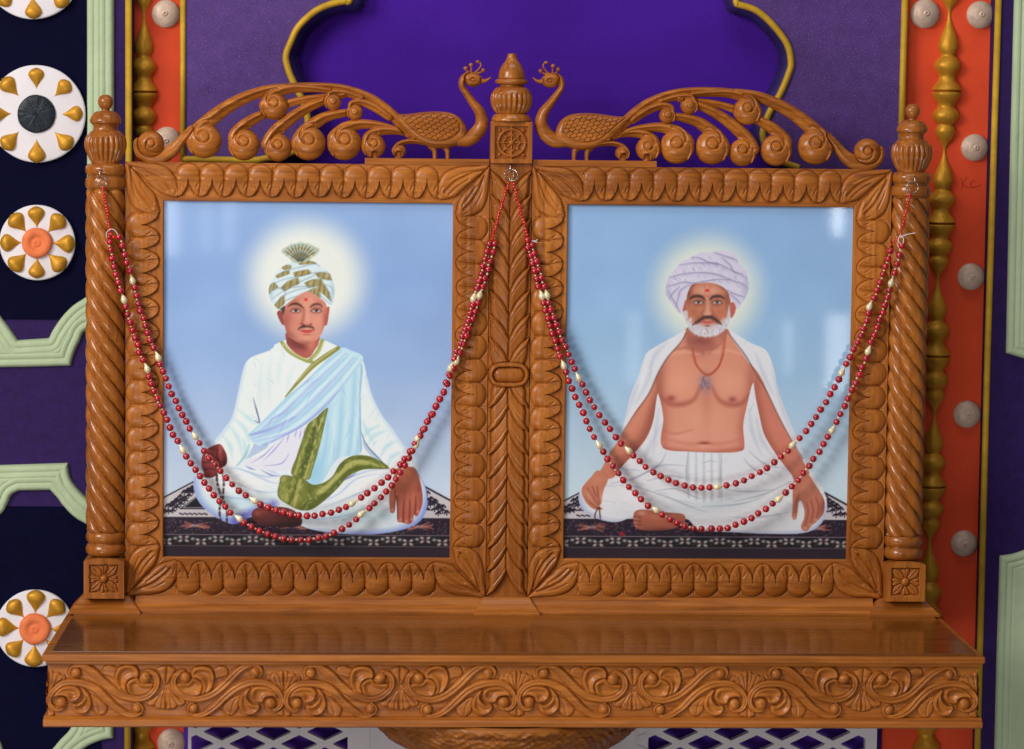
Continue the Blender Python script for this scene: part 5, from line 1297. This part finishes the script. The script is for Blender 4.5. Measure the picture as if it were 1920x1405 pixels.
def garland(name, label, hookpx, strands, rc, ringpx, cords):
    hx, hz = at(*hookpx, -30); g = thing(name, label, 'garland', (hx, -34, hz), 'bead garlands hung in loops across the portraits')
    b = base_of(g)
    items = [it for st in strands for it in strand(*st)] + [it for r in rc for it in rocs(r)]
    cnt = {'bead': 0, 'seed': 0, 'pearl': 0, 'roc': 0}
    P = {'bead': ('red_bead', PB), 'seed': ('seed_bead', PS), 'pearl': ('pearl_drop', PP), 'roc': ('glass_bead', PR)}
    rest = {}
    order = sorted(range(len(items)), key=lambda i: random.random())
    for i in order:
        kd, p, d = items[i]
        Y = depth_of(p[0]) + random.uniform(-.5, .5)
        jit = np.array([random.gauss(0, .7), random.gauss(0, .6)])
        x, z = at(p[0] + jit[0], p[1] + jit[1], Y)
        nm, me = P[kd]; cnt[kd] += 1
        if cnt[kd] <= 100:
            o = bpy.data.objects.new(nm, me); link(o, g); o.location = Vector((x * U - b[0], Y * U - b[1], z * U - b[2]))
            if kd == 'pearl':
                if d[1] < 0 : d = -d
                o.rotation_euler = (0, math.atan2(d[0], d[1]) * -1 , 0)
                o.rotation_euler = (0, -math.atan2(d[0], d[1]), 0)
            elif kd == 'bead': o.rotation_euler = (random.random() * 3, random.random() * 3, 0); sc_ = random.uniform(.90, 1.07); o.scale = (sc_,) * 3
        else:
            if kd not in rest: rest[kd] = MB()
            V, Q, T = {'bead': lambda: sph(8, 12, 6.7), 'seed': lambda: sph(5, 7, 2.3), 'roc': lambda: sph(5, 7, 3.1), 'pearl': lambda: sph(10, 12, 12.6, 1, dropf)}[kd]()
            rest[kd].add(V + np.array([x, Y, z]), Q, T)
    for kd, mb in rest.items():
        o = mb.build(P[kd][0], P[kd][1].materials[0], g); o['kind'] = 'stuff'
    for st in strands:
        q = spl(st[0], False, 10); pts = []
        for p in q[::3]: Y = depth_of(p[0]); x, z = at(p[0], p[1], Y); pts.append((x, Y, z))
        m = MB(); m.add(*tube(pts, .5, 5)); m.build('thread', M['cord'], g)
    for (rx, ry, rr, tilt) in ringpx:
        Y = -36 if (rx < 260 or rx > 1640) else -20
        x, z = at(rx, ry, Y); pts = []
        for k in range(28):
            a = 2 * math.pi * k / 28; pts.append((x + rr * math.cos(a) * math.cos(tilt), Y + rr * math.cos(a) * math.sin(tilt), z + rr * math.sin(a)))
        m = MB(); m.add(*tube(pts, .9, 8, True)); m.build('hanging_ring', M['metal'], g)
    for c in cords:
        pts = [(lambda Y: (at(*p, Y)[0], Y, at(*p, Y)[1]))(depth_of(p[0]) - 4) for p in spl(c, False, 6)]
        m = MB(); m.add(*tube(pts, .8, 6)); m.build('cord_knot', M['cord'], g)
    return g
LA = [(205, 450), (206, 465), (213, 495), (221, 526), (226, 542), (232, 560), (242, 598), (256, 642), (266, 672), (274, 690), (286, 725), (304, 768), (324, 810), (342, 842), (360, 872), (387, 911), (417, 945.5), (445, 971), (475, 989.5), (505, 1002.6), (535, 1011), (550, 1012.5), (580, 1012), (608, 1006.5), (636.5, 994.5), (663, 977.5), (679, 963), (694.6, 951), (728.5, 918), (763, 866), (781, 832), (806, 784), (823, 752), (836, 725), (846, 688), (861, 650), (870.5, 621), (884.5, 577), (888.7, 557), (895, 538), (904, 507), (912.6, 473), (918, 453)]
LAp = [(232, 560), (274, 690), (342, 842), (445, 971), (679, 963), (781, 832), (846, 686), (888.7, 557)]
LB = [(222, 442), (229, 458), (237, 489), (242, 504), (248, 524), (257, 560), (271, 605), (287, 650), (295, 668), (307, 702), (325, 744), (354, 800), (365, 818), (394, 860), (435.5, 908), (459, 927), (475, 938), (494.6, 948.5), (525, 959), (555, 966), (585.6, 968), (615, 962), (644.7, 953), (663, 943), (680, 931.6), (705, 913), (728.5, 893), (752, 869), (770, 845), (784, 822), (796, 800), (816, 765), (832, 735), (846, 700), (857, 676), (869.6, 644.6), (880, 615.5), (895, 572.6), (900, 553), (906.6, 534), (915.5, 503), (925, 471), (927, 453)]
LBp = [(248, 524), (295, 668), (365, 818), (475, 938), (663, 943), (785, 820), (857, 676), (900, 553)]
garland('bead_garland', 'looped red and pearl bead garland hanging across the portrait with the fan-topped turban', (188, 330),
        [(LA, LAp), (LB, LBp)], [[(193, 352), (199, 390), (206, 432)], [(206, 432), (204, 445)], [(206, 434), (214, 446), (222, 441)], [(953, 344), (938, 395), (923, 448)]],
        [(190, 341, 10, .3), (954.5, 328, 10, .5)], [[(200, 446), (200, 436), (208, 430), (215, 432), (221, 440)]])
RA = [(989, 446), (989.6, 457.4), (997, 488.5), (1009, 536), (1015, 553), (1021, 575), (1029, 604), (1043, 648.5), (1048, 663), (1056, 683), (1068, 717), (1085.7, 760), (1112, 816), (1122.6, 833), (1150.5, 877), (1189, 924), (1212, 945), (1228, 956.4), (1245, 966.4), (1273, 982), (1302, 990), (1332.5, 992), (1364, 989), (1392.7, 979), (1420, 965), (1445.6, 947), (1462, 935), (1477, 920), (1498.5, 898), (1534.5, 848), (1551, 822), (1560.5, 805), (1584.6, 759), (1610, 704), (1620, 680), (1628, 657), (1636, 636), (1651.5, 593), (1666, 548.5), (1671, 528), (1677, 511), (1686, 480), (1691, 458)]
RAp = [(1015, 553), (1056, 683), (1122.6, 833), (1228, 956.4), (1462, 935), (1560.5, 805), (1628, 657), (1671, 528)]
RB_ = [(997, 456), (1000, 469), (1009, 500), (1018, 531), (1025, 552), (1035, 586.5), (1051.5, 630), (1069.6, 673), (1076, 688), (1085, 706.5), (1108, 752.5), (1142.7, 803.6), (1161.4, 828), (1176, 842.7), (1190, 857), (1213.8, 877), (1239.4, 894), (1267, 906), (1296.7, 914), (1328, 915), (1347.6, 913), (1368.6, 909.4), (1397.7, 900), (1425.6, 885.6), (1451, 868), (1474.7, 847.7), (1487.6, 833), (1502, 818), (1521.7, 794), (1556.5, 741), (1571.5, 713.7), (1580, 697), (1596.5, 662.6), (1612, 632), (1623, 606.6), (1632, 573), (1642, 552), (1653, 520), (1664, 487), (1670, 466)]
RBp = [(1025, 552), (1085, 706.5), (1176, 842.7), (1347.6, 913), (1487.6, 833), (1580, 697), (1632, 573)]
garland('bead_garland', 'looped red and pearl bead garland hanging across the portrait of the bare-chested man', (1711, 342),
        [(RA, RAp), (RB_, RBp)], [[(963, 344), (976, 395), (990, 446)], [(1707, 365), (1696, 408), (1687, 444)], [(1687, 444), (1680, 450), (1670, 458)]],
        [(1711, 351, 11, .15), (961.5, 329, 10, -.5)], [[(1688, 440), (1694, 448), (1692, 458), (1684, 452), (1688, 442)], [(1688, 446), (1700, 440), (1717, 437)], [(997, 452), (1004, 452), (1008, 449)], [(1001, 453), (1008, 455)]])
def hook(px, py, Y):
    x, z = at(px, py, Y); m = MB()
    pts = [(x, Y + 14, z + 4), (x, Y + 4, z + 5), (x - .5, Y - 3, z + 3), (x - .5, Y - 6, z - 3), (x, Y - 3, z - 8), (x + .5, Y + 1, z - 7)]
    m.add(*tube(spl(pts, False, 6), 1.5, 8)); m.build('screw_hook', M['metal'], altar)
hook(188, 324, -33); hook(957, 314, -14); hook(1715, 336, -33)
# ------------------------------------------------------------------ decorated wall behind
YB, YW, YF, YL = 180.0, 214.0, 250.0, 236.0       # raised blocks, panel level, cloth level
def wallbox(name, x0, x1, y0, y1, z0, z1, m):
    b = MB(); b.add(*box(x0, x1, y0, y1, z0, z1)); o = b.build(name, m, None, False); o['kind'] = 'structure'; return o
ZT, ZBt = 1500, -700
wallbox('wall', -2400, 2400, 272, 310, ZBt, ZT, M['purple'])
s = NT('violet_cloth'); v = s.mapping((1, 1, 1))
n1 = s.noise(s.mapping((900, 900, 900)), 1.0, 2, .6); n2 = s.noise(s.mapping((3, 3, 2)), 1.0, 3, .5)
c = s.mix(1.0, s.ramp(n1, [(.3, lin((62, 24, 136))), (.7, lin((80, 32, 158)))]), s.ramp(n2, [(.3, (.9, .9, .9, 1)), (.7, (1.06, 1.06, 1.06, 1))]), 'MULTIPLY')
s.bump(s.noise(s.mapping((3, 3, 26)), 1.0, 4, .6, .8), .25, .004)
M['cloth'] = s.set(Base_Color=c, Roughness=.9, Specular_IOR_Level=.1)
# cloth stretched behind the arch, with shallow creases
X, Z = np.meshgrid(np.arange(-700, 701, 8.0), np.arange(300, 1481, 8.0))
D = soft_noise(*X.shape, 22, np.random.RandomState(5), 3) * 2.6 + 1.5 * np.sin((Z * .9 + X * .15) / 46.0) * .5
cl = field_mesh('backdrop_cloth', X, Z, D, M['cloth'], None, YF)
tag(cl, 'plain violet cloth stretched inside the gold-edged arch behind the crest', 'cloth')
# arch panel: sparkly purple board with a cusped opening
def arch_pts():
    L = [(664, -180), (664, 0), (650, 2), (620, 8), (590, 22), (560, 50), (545, 80), (536, 106), (541, 132), (552, 158), (568, 190), (577, 223), (575, 260), (556, 282), (528, 293), (499, 297), (499, 520)]
    Rr = [(1498, 520), (1498, 315), (1467, 303), (1440, 280), (1430, 252), (1441, 215), (1463, 176), (1478, 140), (1483, 118), (1476, 84), (1450, 48), (1418, 20), (1382, 8), (1380, 0), (1380, -180)]
    return L, Rr
def rounded(pts, keep=(0, 1, -1, -2)):
    return spl(pts, False, 6)
Lp, Rp = arch_pts()
hole = np.vstack([ats(spl(Lp[2:-1], False, 5), YB + 14), ats([(499, 520), (1498, 520)], YB + 14), ats(spl(Rp[1:-2], False, 5), YB + 14), ats([(1380, 2), (1380, -260), (664, -260), (664, 2)], YB + 14)])
_xa, _xb = at(343, 100, YB + 14)[0], at(1692, 100, YB + 14)[0]
r = Rel(_xa, _xb, 480, 1400, 2.6, 0.0)
r.S = -poly_sdf(r.X, r.Z, hole); 
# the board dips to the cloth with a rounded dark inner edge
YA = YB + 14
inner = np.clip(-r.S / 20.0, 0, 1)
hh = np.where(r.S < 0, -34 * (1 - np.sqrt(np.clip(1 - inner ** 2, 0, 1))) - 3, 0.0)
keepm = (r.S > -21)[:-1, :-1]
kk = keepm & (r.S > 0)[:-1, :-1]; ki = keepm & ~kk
ap = thing('arch_panel', 'sparkly purple wall board with a cusped arch opening edged in gold', 'wall panel', (0, YA, 480), kind='structure')
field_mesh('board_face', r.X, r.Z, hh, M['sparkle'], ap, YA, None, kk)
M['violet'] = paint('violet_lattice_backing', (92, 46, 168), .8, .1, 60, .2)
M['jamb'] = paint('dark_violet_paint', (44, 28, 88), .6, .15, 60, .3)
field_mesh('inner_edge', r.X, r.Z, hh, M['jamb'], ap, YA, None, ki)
def trim(name_parent, pts, Y, rr, nm='gold_trim', sm=True, sc_=1.0):
    q = ats(spl(pts, False, 6) if sm else pts, Y)
    m = MB(); m.add(*tube([(x, Y - 1, z) for x, z in q], rr, 10)); return m.build(nm, M['trim'], name_parent)
trim(ap, Lp[2:-1] + [(475, 301), (420, 300), (343, 299)], YA, 6.6); trim(ap, Rp[1:-2], YA, 6.6)
trim(ap, [(664, -60), (656, -2), (650, 3)], YA, 6.6); trim(ap, [(1380, -60), (1380, 0), (1384, 9)], YA, 6.6)
trim(ap, [(343, 303), (343, 150), (343, -20)], YA, 5.6, sm=False); trim(ap, [(1688, 330), (1697, -20)], YA, 6.6, sm=False)
xl0, xl1 = at(254, 600, YW)[0], at(343, 100, YA)[0]
xr0, xr1 = at(1692, 100, YA)[0], at(1862, 100, YB)[0]
wallbox('orange_wall_panel', -760, xl1 + 1, YL, 300, ZBt, ZT, M['orange'])
wallbox('orange_wall_panel', xr0 - 6, 990, YW, 262, ZBt, ZT, M['orange'])
# raised side blocks
def block(x0, x1, label):
    b = MB(); b.add(*box(x0, x1, YB, 262, ZBt, ZT)); o = b.build('side_wall', M['purple'], None, False); o['kind'] = 'structure'; return o
gl = at(241, 100, YB)[0]; gr = at(1868, 100, YB)[0]
block(-2400, gl + 7, ''); block(gr - 6, 2400, '')
def rod(pts, label, Y=YB, rr=6.2):
    q = ats(pts, Y); base = q[-1]
    m = MB(); m.add(*tube([(x, Y - 2, z) for x, z in q], rr, 10, flat=.8)); o = m.build('gold_strip', M['trim'], None, True, (base[0], Y, base[1]))
    tag(o, label, 'trim', 'gold strips edging the wall panels'); return o
rod([(241, -40), (242, 700), (239, 1500)], 'straight gold strip on the wall behind the twisted post nearer the rosettes', rr=6.4)
rod([(1873, -40), (1851, 672), (1830, 1500)], 'straight gold strip between the orange panel with pearly studs and the purple band', rr=6.4)
# mint mouldings
def mint(pts, label, Y=YB, grooves=(), cat='moulding'):
    q = np.array(ats(pts, Y)); x0, z0 = q.min(0) - 4; x1, z1 = q.max(0) + 4
    r = Rel(x0, x1, z0, z1, 1.4, 0, -1e3); qs = q
    S = poly_sdf(r.X, r.Z, qs); r.S = S
    r.H = 12 * np.clip(1 - (1 - np.clip(S / 8, 0, 1)) ** 2, 0, 1) ** .5 - 2.2 * np.exp(-((S - 15) / 2.0) ** 2) + 1.2 * np.clip((S - 17) / 6, 0, 1) - 1.6 * np.exp(-((S - 26) / 1.8) ** 2)
    r.H += soft_noise(*r.X.shape, 16, np.random.RandomState(int(abs(x0)) + 3), 3) * .5
    base = ((x0 + x1) / 2, Y, z0)
    o = field_mesh('mint_moulding', r.X, r.Z, r.H, M['mint'], None, Y, r.S, None, Y + .5, base)
    tag(o, label, cat, 'mint green plaster mouldings'); return o
def curve(a): return [tuple(p) for p in spl(a, False, 5)]
mint([(163, -40), (214, -40), (214, 500), (163, 500)], 'upright pale green fluted moulding above and behind the post beside the large rosette')
mint(curve([(0 - 60, 480), (-20, 560), (0, 590), (16, 612), (34, 638)]) + curve([(34, 638), (92, 634)]) + curve([(92, 634), (100, 618), (118, 592), (138, 572), (164, 555), (214, 520)]) + curve([(214, 610), (164, 618), (150, 640), (140, 662), (133, 686)]) + [(60, 688), (-60, 690)], 'pale green moulding forming the scalloped bottom of the dark blue panel')
mint([(-60, 874), (128, 868), ] + curve([(128, 868), (131, 890), (140, 908), (164, 934), (214, 975)]) + curve([(214, 1010), (164, 984), (140, 970), (118, 948), (108, 934), (94, 919)]) + [(36, 920)] + curve([(36, 920), (22, 928), (14, 946), (0, 966), (-60, 1010)]), 'pale green moulding forming the scalloped top of the lower dark blue panel')
mint([(213, 1300), (213, 1384)] + curve([(213, 1384), (190, 1388), (160, 1402), (130, 1430), (100, 1480)]) + curve([(60, 1480), (80, 1430), (110, 1390), (135, 1360), (150, 1300)]), 'pale green curved moulding below the shelf next to the gold strip')
mint(curve([(-60, 1340), (-20, 1370), (4, 1396), (20, 1480)]) + [(-60, 1480)], 'pale green moulding tip in the bottom left corner')
mint([(1902, -40), (1990, -40), (1990, 690)] + curve([(1990, 690), (1940, 678), (1905, 668), (1886, 662)]) + [(1892, 360)], 'upright pale green fluted moulding at the upper right edge')
mint([(1874, 1042)] + curve([(1874, 1042), (1900, 1038), (1930, 1028), (1990, 1010)]) + [(1990, 1500), (1862, 1500), (1868, 1240)], 'upright pale green fluted moulding at the lower right edge')
# dark blue fields inside the mint frames
def field(pts, Y, m, name='dark_blue_field'):
    q = np.array(ats(pts, Y)); x0, z0 = q.min(0); x1, z1 = q.max(0)
    o = wallbox(name, x0, x1, Y - 3, Y + 2, z0, z1, m); return o
field([(-300, -80), (190, 600)], YB, M['navy']); field([(-300, 948), (190, 1500)], YB, M['navy'])
# rosettes
def teardrop(L, W_, H_):
    n, m_ = 16, 14; V = []; 
    for i in range(n + 1):
        t = i / n; w_ = W_ * (math.sin(math.pi * t ** 1.55)) ** .8 * (.35 + .65 * t) * 1.12 if 0 < t < 1 else .01; hgt = H_ * (w_ / W_)
        for k in range(m_ + 1):
            a = math.pi * k / m_; V.append((w_ * math.cos(a), -hgt * math.sin(a) ** .9, t * L))
    Q = [(i * (m_ + 1) + k, i * (m_ + 1) + k + 1, (i + 1) * (m_ + 1) + k + 1, (i + 1) * (m_ + 1) + k) for i in range(n) for k in range(m_)]
    return np.array(V), Q, []
def rosette(px, py, R, r0, r1, W_, centre, label, rot=0.0, Y=YB - 3):
    x, z = at(px, py, Y)
    g = thing('wall_rosette', label, 'rosette', (x, Y, z), 'round plaster flower rosettes on the dark blue wall')
    b = base_of(g)
    # disc: lathe about the y axis
    def ylathe(prof, nth=72, wob=0):
        th = np.linspace(0, 2 * math.pi, nth, endpoint=False); V = []
        for (y, rr) in prof:
            for k, t in enumerate(th): q_ = rr * (1 + wob * math.sin(t * 3 + y) * .5 + wob * math.sin(t * 7 + 1) * .3); V.append((q_ * math.cos(t), y, q_ * math.sin(t)))
        n = nth; Q = [(i * n + k, i * n + (k + 1) % n, (i + 1) * n + (k + 1) % n, (i + 1) * n + k) for i in range(len(prof) - 1) for k in range(n)]
        return np.array(V), Q, []
    off = np.array([x, Y, z])
    V, Q, T = ylathe([(0, R - 1), (-9, R), (-11, R - 1.2), (-12, R - 4), (-12.3, .1)], wob=.006); m = MB(); m.add(V + off, Q); m.build('disc', M['white'], g)
    V, Q, T = teardrop(r1 - r0, W_, W_ * .62); pm = raw_mesh('petal', V, [np.array(Q)]); pm.materials.append(M['gold'])
    for k in range(8):
        a = k * math.pi / 4 + rot; o = bpy.data.objects.new('petal', pm); link(o, g)
        rr = r0
        o.location = Vector((rr * U * math.sin(a), -12 * U, rr * U * math.cos(a))); o.rotation_euler = (random.uniform(-.02, .02), a + random.uniform(-.06, .06), 0); s_ = random.uniform(.93, 1.05); o.scale = (s_, s_, s_)
    if centre == 'orange':
        pr = [(-12, R * .40), (-18, R * .40), (-22, R * .36), (-23, R * .28), (-21, R * .19), (-18, R * .15), (-18.5, R * .11), (-21, R * .07), (-20, R * .03), (-19.5, .1)]; mt = M['coral']
    else: pr = [(-12, R * .385), (-16, R * .39), (-18, R * .36), (-17, R * .24), (-19, R * .12), (-18, .1)]; mt = M['black']
    V, Q, T = ylathe(pr, wob=.02)
    dn = np.random.RandomState(int(R + py)); V[:, 1] += dn.rand(len(V)) * (1.6 if centre != 'orange' else .5)
    m = MB(); m.add(V + off, Q); m.build('centre_button', mt, g)
    return g
rosette(70, 214, 93, 46, 92, 18.5, 'black', 'large white plaster rosette with gold drops and a black centre beside the left post')
rosette(62, -54, 92, 46, 92, 18.5, 'black', 'white plaster rosette with gold drops cut off by the top edge of the photo')
rosette(71, 455, 72.5, 27, 72, 19.5, 'orange', 'small white rosette with gold petals and orange centre beside the twisted shaft')
rosette(67, 1177, 76, 28, 76, 20.5, 'orange', 'small white rosette with gold petals and orange centre beside the shelf end', rot=.02)
x, z = at(1548, -62, YA)
# pearly knobs
def knob(px, py, R, label, Y=None):
    Y = Y or (YL if px < 900 else YW)
    x, z = at(px, py, Y)
    prof = [(0, R)]
    for i in range(1, 40):
        t = i / 40; y = -R * .8 * math.sin(t * math.pi / 2) - .7 * math.sin(i * 2.4); prof.append((y, R * math.cos(t * math.pi / 2)))
    prof = [p for p in prof if p[1] > R * .17] + [(-R * .80, R * .16), (-R * .87, R * .14), (-R * .88, R * .10), (-R * .82, R * .05), (-R * .7, .1)]
    n = 44; th = np.linspace(0, 2 * math.pi, n, endpoint=False); V = np.array([(x + r_ * math.cos(t), Y + y, z + r_ * math.sin(t)) for y, r_ in prof for t in th])
    Q = [(i * n + k, i * n + (k + 1) % n, (i + 1) * n + (k + 1) % n, (i + 1) * n + k) for i in range(len(prof) - 1) for k in range(n)]
    m = MB(); m.add(V, Q); o = m.build('plaster_stud', M['pink'], None, True, (x, Y, z)); tag(o, label, 'stud', 'pearly grey studs on the orange panels'); return o
knob(311, 26, 27, 'ridged pearly stud at the top of the narrow orange panel')
knob(313, 264, 27, 'ridged pearly stud half hidden behind the outermost crest curl')
knob(322, 1392, 28, 'ridged pearly stud below the shelf beside the white lattice')
knob(1734, 26, 28.5, 'ridged pearly stud at the top between the gold strip and the gold spindle')
knob(1838, 28, 27, 'ridged pearly stud at the top on the far side of the gold spindle')
knob(1827, 277, 26.5, 'ridged pearly stud on the orange panel level with the post cap')
knob(1820, 519, 26.5, 'ridged pearly stud on the orange panel second below the post cap')
knob(1813, 777, 27, 'ridged pearly stud on the orange panel at mid height of the post')
knob(1807, 1019, 26, 'ridged pearly stud in the dark lower part of the orange panel')
# turned gold half-spindles
def spindle(pins, label, sc_=1.0, Y=YW):
    g = None
    unit = [(0, 3), (.04, 3.6), (.10, 8), (.17, 16), (.235, 20), (.275, 18), (.30, 14.5), (.315, 15), (.33, 19), (.36, 25), (.39, 26.5), (.42, 23), (.45, 17.5), (.47, 16.5), (.50, 19), (.53, 25), (.553, 28.5), (.562, 28.5), (.568, 22), (.574, 22), (.58, 28), (.60, 28), (.63, 24), (.66, 18.5), (.685, 17), (.70, 20), (.73, 25.5), (.76, 26), (.79, 22), (.81, 16.5), (.82, 16), (.84, 18.5), (.87, 19.5), (.91, 15), (.95, 8), (.98, 4), (1, 3)]
    prof = []; xs = []
    for i in range(len(pins) - 1):
        (xa, ya), (xb, yb) = pins[i], pins[i + 1]
        A_, B_ = at(xa, ya, Y), at(xb, yb, Y)
        q = spl([(t, r_) for t, r_ in unit], False, 3)
        for t, r_ in q: prof.append((A_[1] + (B_[1] - A_[1]) * t, max(2.5, r_ * sc_))); xs.append(A_[0] + (B_[0] - A_[0]) * t)
    n = 40; V, Q, T = lathe(0, 0, prof, n, None, -math.pi / 2 - .2, math.pi / 2 + .2)
    V[:, 0] += np.repeat(xs, n); V[:, 1] += Y
    V[:, 1] += np.random.RandomState(2).rand(len(V)) * .8
    o = MB().add(V, Q).build('wall_spindle', M['gold'], None, True, (xs[-1], Y, prof[-1][0])); tag(o, label, 'spindle', 'turned gold half-spindles on the orange panels'); return o
spindle([(1786, -232), (1780, 25), (1771, 281), (1758, 523), (1752, 776), (1743, 1014), (1738, 1262), (1734, 1510)], 'gold turned spindle on the orange panel with the column of pearly studs')
spindle([(269, -225), (270, 28), (270, 282), (270, 530), (268, 1010), (266, 1260), (266, 1510)], 'gold turned spindle in the shaded narrow orange panel near the end curl', .92, YL)
# white lattice screens under the shelf
def lattice(a, b, label, ph=0.0):
    x0, z1 = at(a, 1330, YB + 6); x1, z0 = at(b, 1560, YB + 6)
    r = Rel(x0, x1, z0, z1, 1.2, 8.0)
    pw, phh = 101.0, 48.0
    zc = at(a, 1394, YB + 6)[1]
    u = (r.X - x0) / pw + ph; v = (r.Z - zc) / phh
    p, q = u + v, u - v
    d = np.maximum(np.abs(((p) % 1) - .5), np.abs(((q) % 1) - .5))
    S = (d - .5 + .132) * 44
    edge = np.minimum(r.X - x0 - 3, x1 - 34 - r.X) if a < 900 else np.minimum(r.X - x0 - 3, x1 - 20 - r.X)
    S = np.maximum(S, 3 - edge); r.S = np.minimum(S, 20)
    r.S = np.where(edge < 3, np.maximum(r.S, 1), r.S)
    o = field_mesh('lattice_screen', r.X, r.Z, r.H, M['white'], None, YB + 10, r.S, None, YB + 22, ((x0 + x1) / 2, YB + 10, z0)); tag(o, label, 'lattice', 'white diamond lattice screens below the shelf')
lattice(353, 692, 'white diamond lattice screen below the shelf beside the narrow orange strip', .35)
lattice(1190, 1640, 'white diamond lattice screen below the shelf reaching to the wide orange panel', .1)
xa, xb = at(652, 1390, YB + 8)[0], at(1215, 1390, YB + 8)[0]
o = wallbox('white_wall_panel', xa, xb, YB + 4, 262, ZBt, at(900, 1330, YB)[1], M['white'])
o = wallbox('plum_wall_recess', at(345, 1390, YF - 10)[0], at(1650, 1390, YF - 10)[0], YF - 22, 262, ZBt, at(900, 1200, YB)[1], M['violet'])
M_scr = paint('dark_red_scratch', (176, 50, 32), .7, 0, 20, 0)
scr = MB()
for st in ([(1801, 334), (1804, 345), (1803, 356)], [(1813, 333), (1805, 344), (1815, 352), (1824, 352)], [(1829, 339), (1821, 341), (1820, 348), (1828, 351), (1838, 347)]):
    scr.add(*tube([(x, YW - .2, z) for x, z in ats(spl(st, False, 5), YW)], .7, 6))
o = scr.build('wall_scribble', M_scr, None, True, (at(1815, 350, YW)[0], YW, at(1815, 350, YW)[1])); tag(o, 'small faint red scribble scratched into the orange panel beside the spindle', 'scribble')
AMB = .15; EXPO = 0.0
def pane(px, py0, py1, wpx, rad, Y=-7.2):
    """a distant bright window seen mirrored in the glossy prints: where its mirror image must stand"""
    xa, za = at(px, py0, 9); zb = at(px, py1, 9)[1]; xa *= U; za *= U; zb *= U
    k = -Y / -CAM[1]; x = xa + (xa - CAM[0]) * k; z0 = za + (za - CAM[2]) * k; z1 = zb + (zb - CAM[2]) * k
    sx = wpx * U * (1 + k); sz = abs(z0 - z1)
    return ('window_pane_light', (x, Y, (z0 + z1) / 2), (x, 0, (z0 + z1) / 2), sx, sz, rad * sx * sz * math.pi, (.95, .98, 1))
LIGHTS = [
    ('window_light', (-2.7, -2.6, 1.9), (0, 0, .35), 1.4, 1.4, 108, (1, .97, .93)),
    ('overhead_light', (0.0, -1.3, 3.0), (0, 0, .4), 2.0, .8, 20, (.97, .985, 1)),
    ('front_light', (-1.5, -5.0, 1.5), (0, 0, .3), 1.8, 1.2, 30, (1, .98, .96)),
    ('low_front_light', (-1.3, -3.7, -1.35), (-.3, 0, .1), 2.0, .7, 36, (1, .97, .93)),
    pane(322, 340, 478, 24, 5.0), pane(388, 340, 470, 24, 1.5), pane(430, 340, 470, 26, 2.2),
    pane(1572, 350, 440, 20, 14.0), pane(1572, 590, 735, 46, 6.5), pane(1478, 600, 700, 16, 3.5), pane(1190, 585, 720, 30, 2.6),
]
# ------------------------------------------------------------------ camera, light, render settings
cam = bpy.data.cameras.new('camera'); co = bpy.data.objects.new('camera', cam); COL.objects.link(co)
cam.sensor_width = 36; cam.lens = FPX / 1920 * 36; cam.clip_end = 100; cam.clip_start = .1
co.matrix_world = Matrix(((AR[0], AU[0], -AF[0], CAM[0]), (AR[1], AU[1], -AF[1], CAM[1]), (AR[2], AU[2], -AF[2], CAM[2]), (0, 0, 0, 1)))
cam.dof.use_dof = True; cam.dof.focus_distance = 4.17; cam.dof.aperture_fstop = 5.6
sc.camera = co
w = bpy.data.worlds.new('World'); sc.world = w; w.use_nodes = True
w.node_tree.nodes['Background'].inputs[0].default_value = (.86, .90, 1.0, 1); w.node_tree.nodes['Background'].inputs[1].default_value = AMB
def area(name, loc, tgt, sx, sy, power, col=(1, .97, .93)):
    L = bpy.data.lights.new(name, 'AREA'); L.shape = 'RECTANGLE'; L.size = sx; L.size_y = sy; L.energy = power; L.color = col
    o = bpy.data.objects.new(name, L); COL.objects.link(o); o.location = loc
    o.rotation_euler = (Vector(tgt) - Vector(loc)).to_track_quat('-Z', 'Y').to_euler()
    return o
for a in LIGHTS: area(*a)
sc.view_settings.view_transform = 'Standard'; sc.view_settings.look = 'None'; sc.view_settings.exposure = EXPO; sc.view_settings.gamma = 1
sc.cycles.max_bounces = 6; sc.cycles.diffuse_bounces = 3; sc.cycles.glossy_bounces = 3
sc.cycles.use_denoising = True
